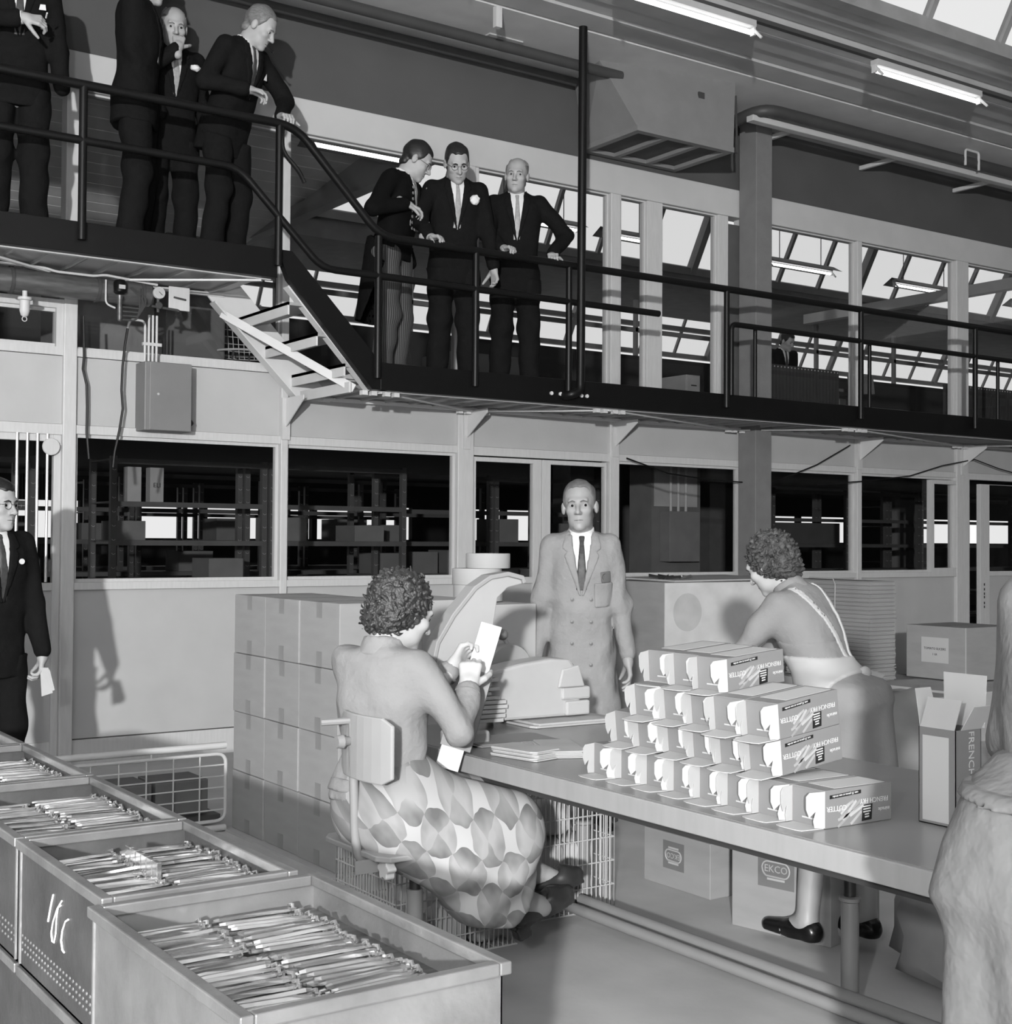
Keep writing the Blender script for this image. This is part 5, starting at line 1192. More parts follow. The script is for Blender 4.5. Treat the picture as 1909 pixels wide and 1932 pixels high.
    # ---- shirt, collar, tie, lapels
    if lapel:
        q = dict(TW=TW, TL=TL)
        def sf(P):
            p = TL(P); return np.maximum(np.maximum(torso(P)+.008, poly2(p[..., 0], p[..., 2], VP)-.012), .015-p[..., 1])
        lo, hi = bounds([TW((sx*.07, y, z)) for sx in (-1, 1) for y in (0, .15) for z in (1.12, 1.5)], .02); mesh_obj('shirt_front', [surfnet(sf, lo, hi, .009)], m_shirt, t)
        tp = [(-.016,1.468), (.016,1.468), (.011,1.435), (.030,1.12), (-.030,1.12), (-.011,1.435)]
        if tie:
            def tf(P):
                p = TL(P); return np.maximum(np.maximum(torso(P)+.001, poly2(p[..., 0], p[..., 2], [(u, min(max(v, (1.135 if kind == 'suit' else 1.20)), 2)) for u, v in tp])), .03-p[..., 1])
            mesh_obj('tie', [surfnet(tf, lo, hi, .006)], tie, t)
        for sx in (-1, 1):
            lp = [(sx*.046,1.475), (sx*.085,1.475), (sx*.098,1.405), (sx*.075,1.39), (sx*.088,1.37), (sx*.010,1.13), (sx*.0,1.13), (sx*.046,1.43)]
            if kind != 'suit': lp = [(u, max(v, 1.17) if v < 1.2 else v) for u, v in lp]
            if sx < 0: lp = lp[::-1]
            def lf(P):
                p = TL(P); d = torso(P)
                for key in ('R', 'L'): d = smin(d, sleeve(P, key), .028)
                return smax(np.maximum(d-.0065, poly2(p[..., 0], p[..., 2], lp)), .015-p[..., 1], .003)
            lo2, hi2 = bounds([TW((sx*u, y, z)) for u in (0, .12) for y in (0, .16) for z in (1.1, 1.49)], .02); mesh_obj('lapel', [surfnet(lf, lo2, hi2, .008)], suit, t)
        if collar:
            def cf(P):
                a_ = NB-TM@V(0,-.006,.012)*np.float32(s); b_ = NB+TM@V(0,.010,.045)*np.float32(s); ax_ = (b_-a_)/np.linalg.norm(b_-a_); u = (P-a_)@ax_
                d = cone(P, a_, b_, .066*s, .062*s); fr = ((P-NB)@TM)[..., 1]; return np.maximum(np.maximum(d, u-(.050-.30*np.clip(fr, 0, .06))*s), -u-.01)
            lo3, hi3 = bounds([NB], .11); mesh_obj('collar', [surfnet(cf, lo3, hi3, .007)], m_shirt, t)
        for key in ('R', 'L') if kind == 'suit' else ():
            c0 = el[key]+(wr[key]-el[key])*.90; c1 = el[key]+(wr[key]-el[key])*1.0; b = MB(); b.tube([c0, c1], [.036*s, .035*s], 14); b.build('shirt_cuff', m_shirt, t, off=(0, 0, 0))
    return t, dict(TW=TW, HC=HC, HM=HM, wr=wr, el=el, hs=hs, s=s, LG=LG, sh=sh, torso=torso, TL=TL, sleeve=sleeve, H0=H0, TM=TM, NB=NB)
def shoe_mesh(a_, o_, up=None, low=False, h=.007):
    a_, o_ = np.asarray(a_, np.float32), np.asarray(o_, np.float32); f_ = o_-a_; up = V(0, 0, 1) if up is None else np.asarray(up, np.float32)
    f_ = f_-up*(f_@up); L = np.linalg.norm(f_)+.06; f_ = f_/np.linalg.norm(f_); sd = np.cross(f_, up); base = a_-up*.062-f_*.05
    def shoe(P):
        q = P-base; u, v, w_ = q@f_, q@sd, q@up
        loc = np.stack([u, v, w_], -1); d = cone(loc, (.03,0,.03), (.10,0,.03), .036, .036); d = smin(d, cone(loc, (.10,0,.026), (L+.03,0,.018), .040, .028), .03)
        d = smin(d, cone(loc, (.03,0,.03), (.035,0,.075 if not low else .045), .034, .034), .03); d = np.maximum(d, -w_); return d
    lo, hi = bounds([base-.06, base+.06, base+f_*(L+.08)], .09); return surfnet(shoe, lo, hi, h)
def deco(P, name, fn, lo, hi, h, m, t): return mesh_obj(name, [surfnet(fn, lo, hi, h)], m, t)
def hang_skirt(t, I, m, zt, at_, bt, y0=.03, blend=.09, pad=.3, ztop=1.02, amp=.008):
    """skirt hanging straight down from a bent waist, grown together with the bodice"""
    def base(P):
        x, y, z = P[..., 0], P[..., 1], P[..., 2]; a = np.interp(z, zt, at_); b = np.interp(z, zt, bt); th = np.arctan2(y, x)
        d = ((np.abs(x/a)**2.2+np.abs((y+y0)/b)**2.2)**(1/2.2)-1)*b+amp*np.sin(7*th+3*z)*np.clip((zt[-1]-z)*2.5, 0, 1)
        return smax(smax(d, zt[0]-z, .01), z-zt[-1]+.03, .03)
    def f(P): return np.maximum(smin(base(P), I['torso'](P)-.001, blend), P[..., 2]-ztop)
    mesh_obj('skirt', [surfnet(f, (-pad, -pad, zt[0]-.04), (pad, pad+.05, ztop+.04), .0125)], m, t); return f
def patch_on(t, I, name, poly, m, off=(-.004, .007), h=.007, back=False, extra=None):
    """thin cloth piece lying on the torso: polygon in torso x,z"""
    def f(P):
        p = I['TL'](P); d = I['torso'](P)
        if extra: d = extra(P, d)
        y = -p[..., 1] if back else p[..., 1]
        return np.maximum(np.maximum(np.maximum(d-off[1], -(d-off[0])), poly2(p[..., 0], p[..., 2], poly)), .02-y)
    u = [q[0] for q in poly]; v = [q[1] for q in poly]; sg = -1 if back else 1
    lo, hi = bounds([I['TW']((x, y*sg, z)) for x in (min(u), max(u)) for y in (0, .17) for z in (min(v), max(v))], .025)
    r_ = surfnet(f, lo, hi, h)
    if len(r_[0]): return mesh_obj(name, [r_], m, t)
def blob(name, c, r, m, t, seed=1, amp=.25):
    def f(P): return ell(P, c, r)+amp*min(r)*np.sin(140*P[..., 0]+seed)*np.sin(150*P[..., 1])*np.sin(145*P[..., 2]+seed)
    lo, hi = bounds([np.array(c)-max(r), np.array(c)+max(r)], max(r)*.4); return mesh_obj(name, [surfnet(f, lo, hi, max(min(r)/4, .003))], m, t)
def local(loc, rz, p):
    """world point to a person's local frame"""
    d = Vector(p)-Vector(loc); return tuple(Matrix.Rotation(-R(rz), 3, 'Z')@d)
def ldir(rz, d): return tuple(Matrix.Rotation(-R(rz), 3, 'Z')@Vector(d))
DK, DU = 2.49, 3.14
GRIP = (50, 53, 56, 60)
# ---- man with chain of office (morning coat, striped trousers)
m_stripe = bpy.data.materials.new('striped_trousers'); m_stripe.use_nodes = True
nt = m_stripe.node_tree; bs = nt.nodes['Principled BSDF']; tc = nt.nodes.new('ShaderNodeTexCoord'); an_ = nt.nodes.new('ShaderNodeAttribute'); an_.attribute_name = 'stripe_u'; wv = nt.nodes.new('ShaderNodeMath'); wv.operation = 'FRACT'
cr = nt.nodes.new('ShaderNodeValToRGB'); cr.color_ramp.elements[0].color = (.018,.018,.018,1); cr.color_ramp.elements[1].color = (.085,.085,.085,1); cr.color_ramp.elements[0].position = .45; cr.color_ramp.elements[1].position = .8
nt.links.new(an_.outputs['Fac'], wv.inputs[0]); nt.links.new(wv.outputs[0], cr.inputs[0]); nt.links.new(cr.outputs[0], bs.inputs['Base Color']); bs.inputs['Roughness'].default_value = .85
lA, rA = (4.61, 8.12, DK), -146
t, I = person('person', 'man in black morning coat and striped trousers wearing a chain of office, looking down', lA, rA, 1.80, 10, (22, 22, 0),
    armL=dict(wrist=(-.22, .05, .90)), armR=dict(wrist=local(lA, rA, (4.60, 7.90, 3.74)), pole=(.9, -.6, -.3), f=ldir(rA, (.85,-.2,-.35)), n=(0,-.2,-1), curl=(30,34,38,40)),
    suit=m_suit2, trouser=m_stripe, tie=m_tie_l, glasses=True, hand='R', hem=.90)
def tail(P):
    p = I['TL'](P); x, y, z = p[..., 0], p[..., 1], p[..., 2]; a = np.interp(z, [.40,.95,1.1], [.17,.192,.19]); b = np.interp(z, [.40,.95,1.1], [.13,.14,.13])
    d = ((np.abs(x/a)**2.4+np.abs((y+.02)/b)**2.4)**(1/2.4)-1)*b; d = np.abs(d)-.006
    return np.maximum(np.maximum(d, np.maximum(z-1.02, .44-z)), y-np.interp(z, [.44,.95], [-.06,.09]))
tr_ = [c_ for c_ in t.children if c_.name.startswith('trousers')][0].data; co = np.zeros(len(tr_.vertices)*3, np.float32); tr_.vertices.foreach_get('co', co); co = co.reshape(-1, 3)
ks = np.where(co[:, 0] > 0, 1, -1); cxx = ks*np.interp(co[:, 2], [0, .5, .95], [.115, .10, .09]); uu = np.arctan2(co[:, 1]-.01, co[:, 0]-cxx)
tr_.attributes.new('stripe_u', 'FLOAT', 'POINT').data.foreach_set('value', (uu*6.2).astype(np.float32))
lo, hi = bounds([I['TW']((sx*.22, sy*.2, z)) for sx in (-1, 1) for sy in (-1, 1) for z in (.42, 1.05)], .03); deco(None, 'coat_tail', tail, lo, hi, .0125, m_suit2, t)
m_chain = mat('chain_metal', 190, .25, .7)
for sx in (-1, 1):
    for k in range(9):
        u = k/8; x = sx*(.105-.085*u**1.5); z = 1.42-.30*u; yy = .145-.045*abs(u-.6)
        def cl(P, c=None): return None
        p0 = I['TW']((x, .135+.006*math.sin(u*3), z)); b = MB(); b.lathe([(.0,-.004),(.011,-.003),(.011,.003),(.0,.004)], tuple(p0), 8, 'Y'); b.build('chain_link', m_chain, t, off=(0, 0, 0))
# ---- man with glasses and white flower, hand on rail
lB, rB = (5.06, 8.02, DK), 158
t, I = person('person', 'man in dark suit with round glasses and a white flower, one hand on the rail', lB, rB, 1.80, 6, (0, 26, 4),
    armR=dict(wrist=local(lB, rB, (4.70, 7.762, 3.50)), pole=(.9, -.6, -.4), f=ldir(rB, (.45, -.88, -.14)), n=(0, .1, -1), curl=GRIP, thumb=30),
    armL=dict(wrist=local(lB, rB, (5.26, 7.80, 3.33)), pole=(-1, -.6, 0), f=ldir(rB, (.1, -.1, -1)), n=ldir(rB, (-1, 0, 0)), curl=(25,30,32,35)), tie=m_tie_l, glasses=True, hr=.012)
c = I['TW']((-.115, .125, 1.335)); blob('flower', tuple(c), (.034, .022, .036), m_shirt, t)
# ---- smiling bald man with both hands on the rail
lC, rC = (5.60, 8.03, DK), 150
t, I = person('person', 'balding man in dark suit with both hands on the rail, looking ahead', lC, rC, 1.78, 5, (-12, 4, -3),
    armR=dict(wrist=local(lC, rC, (5.30, 7.762, 3.50)), pole=(.9, -.5, -.4), f=ldir(rC, (.25, -.95, -.1)), n=(0, .1, -1), curl=GRIP, thumb=30),
    armL=dict(wrist=local(lC, rC, (5.73, 7.762, 3.50)), pole=(-1, -.4, -.3), f=ldir(rC, (-.5, -.85, -.1)), n=(0, .1, -1), curl=GRIP, thumb=30), tie=m_tie_l, hair='bald', hairm=m_hair_g, hr=.03, look=(-.35, .1))
# ---- upper deck: man leaning on the corner of the rail
lD, rD = (3.34, 8.02, DU), -152
t, I = person('person', 'grey-haired man with a pipe leaning over the upper rail beside the stair', lD, rD, 1.76, 17, (20, 18, 0),
    armR=dict(wrist=local(lD, rD, (3.36, 7.74, 4.24)), pole=(.8, -.8, -.2), f=ldir(rD, (.9, -.2, -.2)), n=(0, .2, -1), curl=(30,34,36,40)),
    armL=dict(wrist=local(lD, rD, (3.60, 7.765, 4.115)), pole=(-1, -.2, .3), f=ldir(rD, (.1, -.98, -.14)), n=(0, .1, -1), curl=GRIP), tie=m_tie_d, hairm=m_hair_g, hr=.018)
def HP(I, q): return tuple(np.asarray(I['HC'])+I['HM']@(V(*q)*np.float32(I['hs'])))
b = MB(); b.tube([HP(I, (-.006,.09,-.072)), HP(I, (-.02,.125,-.082)), HP(I, (-.024,.14,-.080))], [.003,.004,.010], 8); b.build('pipe_in_mouth', m_iris, t, off=(0, 0, 0))
c = I['TW']((-.105, .128, 1.30)); b = MB(); b.add([c+V(-.016,0,-.01), c+V(.016,0,-.012), c+V(0,.012,.03), c+V(0,-.004,.012)], [(0,1,2),(0,3,1),(0,2,3),(1,3,2)]); b.build('pocket_square', m_shirt, t, off=(0, 0, 0))
# ---- tall man seen from the side, head above the frame
lE, rE = (2.75, 8.0, DU), -118
t, I = person('person', 'tall man in dark suit on the upper deck, head cut off by the top edge', lE, rE, 1.90, 2, (0, 8, 0),
    armR=dict(wrist=local(lE, rE, (2.72, 7.90, 4.03)), pole=(.4, -1, 0)), armL=dict(wrist=local(lE, rE, (2.95, 8.12, 4.1)), pole=(-.5, -1, 0)), tie=m_tie_l, hand=False)
# ---- man behind him with hand at his mouth
lF, rF = (3.07, 8.28, DU), 176
t, I = person('person', 'man half hidden on the upper deck with a hand held to his mouth', lF, rF, 1.74, 2, (-6, 16, 0),
    armR=dict(wrist=(.035, .27, 1.36), pole=(1, 0, -1), f=(-.15, -.35, .9), n=(-.2, -1, -.2), curl=(38,44,50,54), thumb=20), tie=m_tie_l, hand='R', hair='bald', hairm=m_hair_g, hr=.03)
c = I['TW']((-.12, .125, 1.34)); blob('breast_flower', tuple(c), (.034, .022, .020), m_shirt, t)
# ---- man at the far left of the deck holding a cigarette
lG, rG = (2.04, 8.0, DU), 172
t, I = person('person', 'man in dark suit at the upper left holding a cigarette, head above the frame', lG, rG, 1.86, 3, (0, 0, 0),
    armR=dict(wrist=local(lG, rG, (2.00, 7.72, 4.37)), pole=(1, .2, -1), f=ldir(rG, (.85, -.35, -.1)), n=(0, -.8, -.5), curl=(40,46,52,56), thumb=20),
    armL=dict(wrist=local(lG, rG, (2.27, 7.85, 3.98)), pole=(-1, -.5, 0)), tie=m_tie_d, hand='R')
w_ = I['wr']['R']; b = MB(); f_ = V(*ldir(rG, (.85,-.35,-.1))); q0 = w_+f_*.13+V(0,.03,.01); b.tube([q0, q0+V(.0,.045,.012)], .0045, 8); b.build('cigarette', m_shirt, t, off=(0, 0, 0))
c = I['TW']((-.115, .130, 1.30)); b = MB(); b.add([c+V(-.02,0,-.012), c+V(.02,0,-.014), c+V(.014,.012,.014), c+V(-.014,.012,.016), c+V(0,-.004,.0)], [(0,1,2,3),(0,4,1),(1,4,2),(2,4,3),(3,4,0)]); b.build('pocket_square', m_shirt, t, off=(0, 0, 0))
# ---- man at the lower left
lH, rH = (1.68, 6.95, 0), -165
t, I = person('person', 'man in dark suit and glasses at the left edge holding a white paper', lH, rH, 1.78, 2, (16, 2, 0),
    armL=dict(wrist=local(lH, rH, (1.93, 6.90, .86)), pole=(-.6, -1, 0), f=ldir(rH, (-.1, -.1, -1)), n=ldir(rH, (-.9, .3, 0)), curl=(35,38,40,44), thumb=25), tie=m_tie_d, glasses=True, hand='L')
c = I['TW']((-.085, .137, 1.335)); b = MB(); b.lathe([(.0,-.003),(.014,-.003),(.014,.003),(.0,.003)], tuple(c), 14, 'Y'); b.build('lapel_badge', m_shirt, t, off=(0, 0, 0))
pp = thing('paper_sheet', 'folded white paper in the hand of the man at the left edge', 'paper', (1.93, 6.84, .72))
b = MB(); b.quadsheet((1.905,6.86,.80), (1.935,6.82,.80), (1.955,6.81,.675), (1.915,6.86,.655), .004); b.quadsheet((1.912,6.852,.80), (1.94,6.815,.79), (1.962,6.80,.69), (1.925,6.85,.67), .002); b.build('sheet', m_whitecard, pp)
# ---- foreman in a pale dust coat
m_coat = mat('pale_dust_coat', 130, .85, noise=.08, scale=5, bump=.7, bscale=9)
lI, rI = (4.17, 5.38, 0), 143
t, I = person('person', 'worker in a double-breasted pale dust coat standing behind the table', lI, rI, 1.79, 1, (-6, -2, 3), kind='coat', suit=m_coat, trouser=mat('grey_trousers', 88, .8), tie=m_tie_d, hair='short', hairm=m_hair_f, hr=.030, ears=.75, look=(-.45, .0), skin=mat('pale_skin', 140, .5, noise=.05, scale=14), brow=mat('fair_brow', 96, .7), thin=.92, wide=.86, fold_amp=.0075,
    armR=dict(wrist=(.232, .05, .845), pole=(.4, -1, 0)), armL=dict(wrist=(-.235, .07, .845), pole=(-.4, -1, 0), curl=(16,20,24,30)))
m_btn = mat('coat_button', 84, .4)
for x in (-.048, .046):
    for z in (1.155, 1.045, .94, .835):
        c = I['TW']((x, .05, z)); yb = float(np.interp(z, TORSO['coat'][0], TORSO['coat'][2]))
        c = I['TW']((x, yb*(1-abs(x/.172)**2.4)**(1/2.4)+.004, z)); b = MB(); b.lathe([(.0,.005),(.009,.004),(.0095,0),(.004,-.001),(.0,-.001)], tuple(c), 10, 'Y'); b.build('button', m_btn, t, off=(0, 0, 0))
patch_on(t, I, 'emblem_patch', [(-.098,1.235), (-.145,1.240), (-.142,1.295), (-.092,1.290)], mat('emblem_cloth', 96, .8), (-.004, .0105), .005)
b = MB(); cz, cxm = 1.266, -.119
def PT(u, v): 
    x, z = cxm-u, cz+v; a_ = .86*np.interp(z, TORSO['coat'][0], TORSO['coat'][1]); b_ = np.interp(z, TORSO['coat'][0], TORSO['coat'][2]); return I['TW']((x, b_*(1-abs(x/a_)**2.4)**(1/2.4)+.013, z))
b.tube([PT(.017*math.cos(a), .017*math.sin(a)) for a in [2*math.pi*k/16 for k in range(17)]], .0017, 5, False)
for st_ in ([(-.010,-.008),(-.009,.008),(-.004,-.001),(.0,.008),(.001,-.008)], [(.003,-.008),(.003,.008),(.010,.003),(.010,-.004),(.003,-.008)]): b.tube([PT(*q) for q in st_], .0015, 5)
b.build('emblem_ring', m_iris, t, off=(0, 0, 0))
patch_on(t, I, 'breast_pocket', [(-.062,1.235), (-.155,1.240), (-.15,1.12), (-.066,1.115)], m_coat, (-.004, .0105), .006)
# ---- seated woman
mm = bpy.data.materials.new('leaf_print_cotton'); mm.use_nodes = True; nt = mm.node_tree; bs = nt.nodes['Principled BSDF']; bs.inputs['Roughness'].default_value = .85
def N(k, **kw):
    n = nt.nodes.new(k)
    for a_, v in kw.items(): setattr(n, a_, v)
    return n
def math_(op, a_, b_=None):
    n = N('ShaderNodeMath', operation=op)
    for i, v in enumerate((a_, b_)):
        if v is None: continue
        if isinstance(v, (int, float)): n.inputs[i].default_value = v
        else: nt.links.new(v, n.inputs[i])
    return n.outputs[0]
uvn = N('ShaderNodeAttribute', attribute_name='print_uv'); nz = N('ShaderNodeTexNoise'); nz.inputs['Scale'].default_value = 1.3
nt.links.new(uvn.outputs['Vector'], nz.inputs['Vector']); va = N('ShaderNodeVectorMath', operation='MULTIPLY_ADD'); nt.links.new(nz.outputs['Color'], va.inputs[0]); va.inputs[1].default_value = (.45, .45, 0); nt.links.new(uvn.outputs['Vector'], va.inputs[2])
sp = N('ShaderNodeSeparateXYZ'); nt.links.new(va.outputs[0], sp.inputs[0])
fx = math_('ABSOLUTE', math_('SUBTRACT', math_('FRACT', sp.outputs[0]), .5)); fy = math_('ABSOLUTE', math_('SUBTRACT', math_('FRACT', sp.outputs[1]), .5))
star = math_('LESS_THAN', math_('ADD', math_('POWER', fx, .55), math_('POWER', fy, .55)), .66)
# leaf tone: runs from pale at the flower's heart to dark at the tips, split along each leaf
ang = math_('ADD', fx, math_('MULTIPLY', fy, -1.0)); ck = math_('ADD', math_('FLOOR', math_('MULTIPLY', sp.outputs[0], 2)), math_('FLOOR', math_('MULTIPLY', sp.outputs[1], 2)))
alt = math_('MODULO', ck, 2); rad = math_('ABSOLUTE', ang); nz2 = N('ShaderNodeTexNoise'); nz2.inputs['Scale'].default_value = 1.7; nt.links.new(uvn.outputs['Vector'], nz2.inputs['Vector'])
tone = math_('MULTIPLY', math_('ADD', math_('MULTIPLY', math_('ABSOLUTE', alt), .35), math_('ADD', math_('MULTIPLY', math_('ADD', fx, fy), -.75), math_('MULTIPLY', nz2.outputs[0], 1.1))), 1.0)
rp = N('ShaderNodeValToRGB'); e_ = rp.color_ramp.elements; e_[0].position = .05; e_[0].color = (.23,.23,.23,1); e_[1].position = .75; e_[1].color = (.085,.085,.085,1); nt.links.new(tone, rp.inputs[0])
mx = N('ShaderNodeMix', data_type='RGBA'); nt.links.new(star, mx.inputs[0]); nt.links.new(rp.outputs[0], mx.inputs[6]); mx.inputs[7].default_value = (.29,.29,.29,1); nt.links.new(mx.outputs[2], bs.inputs['Base Color'])
m_print_skirt = mm
m_cardi = mat('pale_cardigan_knit', 120, .9, noise=.05, scale=8, bump=.45, bscale=12)
lJ, rJ = (2.055, 3.67, 0), -68
WJ = lambda p: local(lJ, rJ, p)
t, I = person('person', 'woman with dark curls in a pale cardigan and leaf-print skirt seated at the machine', lJ, rJ, 1.62, 3, (-22, 20, 0), kind='woman', suit=m_cardi, trouser=False, hip=(0, .0, .625), hem=.945, hair='curly', hairm=mat('dark_curly_hair', 46, .45, noise=.8, scale=60, spec=.6, bump=.6, bscale=140), face=True, lapel=False, feet=False, skin=m_skin2, fold_amp=.008,  # hair: strong tone noise puts the light on the curls into the colour
    legs=dict(R=dict(knee=WJ((2.46,3.52,.55)), ankle=WJ((2.57,3.60,.29)), toe=WJ((2.66,3.6,.26))), L=dict(knee=WJ((2.50,3.70,.56)), ankle=WJ((2.68,3.71,.34)), toe=WJ((2.75,3.7,.30)))),
    armR=dict(elbow=WJ((2.21,3.45,.865)), wrist=WJ((2.30,3.54,.985)), f=ldir(rJ, (.30,.35,.85)), n=ldir(rJ, (.5, .75, -.35)), curl=(46,52,56,60), thumb=30),
    armL=dict(elbow=WJ((2.24,3.84,.90)), wrist=WJ((2.35,3.72,1.03)), f=ldir(rJ, (.5,.1,.5)), n=ldir(rJ, (.2,-.8,-.3)), curl=(40,46,50,54), thumb=30), res=.011, ears=.4)
def skirt(P):
    q = lambda x, y, z: V(*WJ((x, y, z)))
    d = ell(P, q(2.10,3.67,.63), V(.175,.165,.19)); 
    d = smin(d, cone(P, q(2.10,3.58,.61), q(2.43,3.50,.56), .145, .105), .07); d = smin(d, cone(P, q(2.10,3.76,.61), q(2.47,3.72,.57), .14, .10), .07)
    d = smin(d, cone(P, q(2.14,3.54,.52), q(2.18,3.49,.44), .11, .07), .08); d = smin(d, cone(P, q(2.26,3.50,.48), q(2.29,3.46,.30), .12, .085), .08)
    d = smin(d, cone(P, q(2.37,3.49,.46), q(2.40,3.47,.31), .115, .085), .08); d = smin(d, cone(P, q(2.43,3.51,.50), q(2.46,3.52,.40), .10, .075), .07); d = smin(d, cone(P, q(2.46,3.66,.50), q(2.49,3.64,.44), .10, .07), .07)
    a_ = P@V(*ldir(rJ, (1,0,0))); c_ = P@V(*ldir(rJ, (0,1,0)))
    d = d+.009*np.sin(26*a_+5*np.sin(9*P[..., 2])+4*c_)*np.clip((.60-P[..., 2])*4, .1, 1)
    hem_ = np.interp(a_, [-.35,-.05,.08,.18,.32,.44,.54], [.47,.46,.39,.28,.26,.36,.47])
    d = smax(d, hem_-P[..., 2], .02)
    return smax(d, P[..., 2]-.80, .02)
lo, hi = bounds([WJ(p) for p in ((1.8,3.4,.2), (2.8,3.4,.85), (1.8,3.95,.2), (2.85,3.95,.85))], .08)
sk = mesh_obj('skirt', [surfnet(skirt, lo, hi, .0125)], m_print_skirt, t)
me = sk.data; co = np.zeros(len(me.vertices)*3, np.float32); me.vertices.foreach_get('co', co); co = co.reshape(-1, 3); at_ = me.attributes.new('print_uv', 'FLOAT_VECTOR', 'POINT')
uv = np.stack([co[:, 1]*7.2+co[:, 0]*5.2, co[:, 2]*7.2+co[:, 0]*4.2, co[:, 0]*0], -1); uv = uv@np.array([[.8,.6,0],[-.6,.8,0],[0,0,1]], np.float32); at_.data.foreach_set('vector', uv.astype(np.float32).ravel())
def rib(P): p = I['TL'](P)[..., 2]; return np.maximum(I['torso'](P)-.012, np.abs(p-1.0)-.022)
lo, hi = bounds([I['TW']((sx*.2, sy*.16, z)) for sx in (-1, 1) for sy in (-1, 1) for z in (.96, 1.04)], .02); mesh_obj('waist_ribbing', [surfnet(rib, lo, hi, .008)], m_cardi, t)
m_stock = mat('stocking_skin', 140, .45, noise=.04)
lo_ = lambda p: V(*WJ(p))
def legs_(P):
    d = cone(P, lo_((2.43,3.55,.53)), lo_((2.535,3.60,.285)), .056, .038); d = smin(d, cone(P, lo_((2.535,3.60,.285)), lo_((2.62,3.58,.25)), .040, .034), .02)
    e = cone(P, lo_((2.47,3.70,.53)), lo_((2.665,3.71,.335)), .055, .038); e = smin(e, cone(P, lo_((2.665,3.71,.335)), lo_((2.765,3.70,.29)), .040, .034), .02)
    return np.minimum(d, e)
lo, hi = bounds([WJ(p) for p in ((2.42,3.5,.2), (2.85,3.8,.57))], .12); mesh_obj('stockinged_leg', [surfnet(legs_, lo, hi, .009)], m_stock, t)
m_pump = mat('dark_leather_pump', 44, .3, noise=.15)
def pump(a_, toe):
    a_, toe = lo_(a_), lo_(toe); f_ = (toe-a_)/np.linalg.norm(toe-a_); up = V(0,0,1); up = up-f_*(up@f_); up = up/np.linalg.norm(up); sd = np.cross(f_, up); L = float(np.linalg.norm(toe-a_))
    def f(P):
        q = P-a_; u, v, w_ = q@f_, q@sd, q@up; lc = np.stack([u, v, w_], -1)
        d = cone(lc, (0,0,0), (.06,0,-.004), .033, .034); d = smin(d, cone(lc, (.06,0,-.004), (L*.72,0,-.004), .034, .041), .02); d = smin(d, cone(lc, (L*.72,0,-.004), (L,0,-.010), .041, .030), .02)
        op = smin(cone(lc, (-.01,0,.05), (L*.5,0,.045), .040, .034), cone(lc, (-.01,0,.03), (.05,0,.03), .028, .028), .01); d = smax(d, -op, .004)
        d = smin(d, np.maximum(np.maximum(np.abs(w_+.034)-.006, poly2(u, v, [(-.03,-.024),(.05,-.026),(L*.72,-.040),(L+.02,-.022),(L+.02,.022),(L*.72,.040),(.05,.026),(-.03,.024)])), -1), .004)
        d = np.minimum(d, np.maximum(np.abs(u-.0)-.026, np.maximum(np.abs(v)-.024, np.abs(w_+.055)-.018)))
        return d
    lo, hi = bounds([a_-.08, a_+.08, toe-.05, toe+.05], .03); return surfnet(f, lo, hi, .0055)
for nm, a_, b_ in (('pump', (2.535,3.60,.225), (2.715,3.585,.285)), ('pump', (2.665,3.71,.275), (2.83,3.68,.315))): mesh_obj(nm, [pump(a_, b_)], m_pump, t)
# ---- bending woman with crossed white straps
m_dress = mat('grey_work_dress', 116, .9, noise=.05, scale=6, bump=.3, bscale=12); m_apron = mat('white_apron', 150, .8, noise=.04, scale=6)
lK, rK = (3.86, 3.42, 0), 14
WK = lambda p: local(lK, rK, p)
t, I = person('person', 'woman with fair curls in a grey dress and white crossed apron straps bending away', lK, rK, 1.53, 28, (2, 2, 0), kind='woman', suit=m_dress, trouser=False, fold_amp=.008, hip=(0, -.02, .86), hem=.90, hair='curly', hairm=mat('fair_curly_hair', 56, .6, noise=.8, scale=60, bump=.6, bscale=140), lapel=False, skin=m_skin2, side=-4,
    armL=dict(wrist=(-.22, .46, .86), pole=(-1, -.5, -.3)), armR=dict(wrist=(.12, .50, .86), pole=(1, -.5, -.3)), res=.0125, face=True, feet=False)
skK = hang_skirt(t, I, m_dress, [.42,.67,.87,.96], [.235,.215,.188,.165], [.19,.175,.155,.135], ztop=1.09)
def apK(P):
    d = skK(P); x, y, z = P[..., 0], P[..., 1], P[..., 2]; return np.maximum(np.maximum(d-.007, -(y-np.interp(z, [.4,.75,1.05], [.08,.02,-.12]))), np.maximum(z-1.03, .46-z))
def half(P): return np.maximum(apK(P), P[..., 0]-.30)
mesh_obj('apron', [surfnet(half, (-.32,-.25,.40), (.32,.34,1.10), .009)], m_apron, t)
patch_on(t, I, 'apron_strap', [(-.118,1.452), (-.085,1.462), (.075,1.02), (.045,1.01)], m_apron, (-.003, .006), .0065, True)
patch_on(t, I, 'apron_strap', [(.085,1.462), (.118,1.452), (.095,1.02), (.065,1.01)], m_apron, (-.003, .0075), .0065, True)
c = I['TW']((.065, -.118, 1.005)); blob('strap_knot', tuple(c), (.028,.024,.026), m_apron, t, 2, .1)
b = MB(); c = np.array(c); b.add([c+V(.01,-.01,.012), c+V(.09,-.03,-.005), c+V(.105,-.035,-.012), c+V(.05,-.03,-.03), c+V(.01,-.012,-.014), c+V(.05,-.01,-.008)], [(0,1,2,3,4),(0,5,2,1),(5,4,3,2),(0,4,5)]); b.build('strap_end', m_apron, t, off=(0, 0, 0))
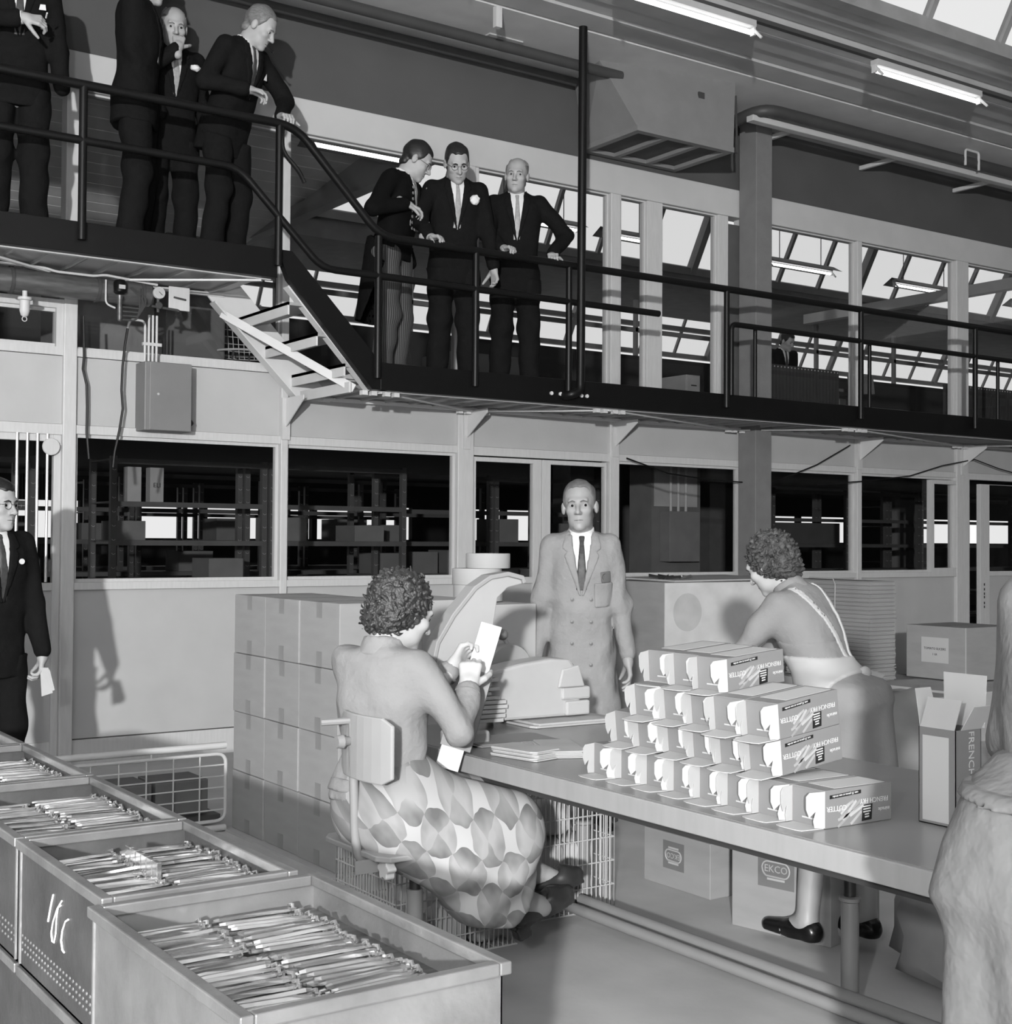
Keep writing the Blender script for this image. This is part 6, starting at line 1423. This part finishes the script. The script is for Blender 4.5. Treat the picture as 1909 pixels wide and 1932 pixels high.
def legK(P): return np.minimum(smin(cone(P, V(*WK((3.70,3.38,.50))), V(*WK((3.64,3.37,.09))), .058, .038), cone(P, V(*WK((3.64,3.37,.09))), V(*WK((3.63,3.46,.05))), .038, .034), .02), smin(cone(P, V(*WK((3.88,3.32,.50))), V(*WK((3.80,3.24,.12))), .058, .038), cone(P, V(*WK((3.80,3.24,.12))), V(*WK((3.79,3.34,.05))), .038, .034), .02))
lo, hi = bounds([WK(p) for p in ((3.55,3.15,.03), (4.0,3.55,.5))], .1); mesh_obj('bare_leg', [surfnet(legK, lo, hi, .01)], m_stock, t)
for a_, b_ in (((3.64,3.37,.09), (3.63,3.50,.03)), ((3.80,3.24,.11), (3.79,3.37,.03))):
    mesh_obj('sandal', [shoe_mesh(WK(a_), WK(b_), low=True)], m_shoe, t)
# ---- worker in the right foreground
lL, rL = (1.86, 1.20, 0), -86
m_over = mat('grey_overall_coat', 84, .9, noise=.06, scale=5, bump=.6, bscale=9)
t, I = person('person', 'worker in a grey overall coat seen from behind, cut off by the right edge', lL, rL, 1.62, 22, (-10, 0, 0), kind='woman', suit=m_over, trouser=False, lapel=False, hip=(0, 0, .93), hem=.88, hair='curly', hairm=MATS['dark_curly_hair'],
    armL=dict(wrist=local(lL, rL, (2.24, 1.36, 1.05)), elbow=local(lL, rL, (2.005, 1.375, 1.12))), armR=dict(wrist=local(lL, rL, (2.5, 1.0, .92)), pole=(1, -.6, -.2)), res=.012, fold_amp=.010,
    legs=dict(R=dict(knee=(.10,.03,.49), ankle=(.11,-.02,.09), toe=(.12,.13,.03)), L=dict(knee=(-.10,.03,.49), ankle=(-.11,-.02,.09), toe=(-.12,.13,.03))), skin=m_skin2)
skL = hang_skirt(t, I, m_over, [.40,.68,.90,1.04,1.10], [.180,.180,.175,.145,.13], [.155,.155,.15,.125,.11], y0=.0, ztop=1.12, amp=.012)
def seam(P): return np.maximum(skL(P)-.006, np.abs(P[..., 2]-1.07-.06*P[..., 1])-.010)
mesh_obj('waist_seam', [surfnet(seam, (-.3,-.3,.99), (.3,.3,1.13), .007)], m_over, t)
# ---- clerk in the office
lM, rM = (13.25, 12.75, 2.6), 165
t, I = person('person', 'dark-haired man far back in the upper office, only his head showing', lM, rM, 1.72, 6, (20, 20, 0), tie=m_tie_d, hand=False)
# ---- held carton in front of the seated woman
HO = bpy.data.objects['held_carton']; HO.location = (2.335, 3.66, .80)
WLOC['held_carton'] = (2.335, 3.66, .80)
ax_ = Vector((.35, .03, .94)).normalized(); sx_ = Vector((.80, -.57, 0)); sx_ = (sx_-ax_*sx_.dot(ax_)).normalized(); nn = sx_.cross(ax_)
def hb(name, u0, u1, v0, v1, d0, d1, m):
    b = MB(); M3 = Matrix((sx_, ax_, nn)).transposed(); b.obox(Vector((2.335,3.66,.80))+M3@Vector(((u0+u1)/2, (v0+v1)/2, (d0+d1)/2)), (u1-u0, v1-v0, d1-d0), M3); return b.build(name, m, HO)
hb('body', -.05, .05, -.02, .24, -.04, .0, m_print); hb('top_flap', -.035, .035, .24, .40, -.012, -.010, m_whitecard); hb('bottom_flap', -.045, .03, -.09, -.02, -.002, .0, m_whitecard)
text_part('print_text', 'FRENCH FRY', .028, m_whiteink, HO, Matrix.Translation(-Vector((0,0,0)))@frame(tuple(Matrix((sx_, ax_, nn)).transposed()@Vector((.01, .08, .0012))), tuple(ax_), tuple(-sx_)))
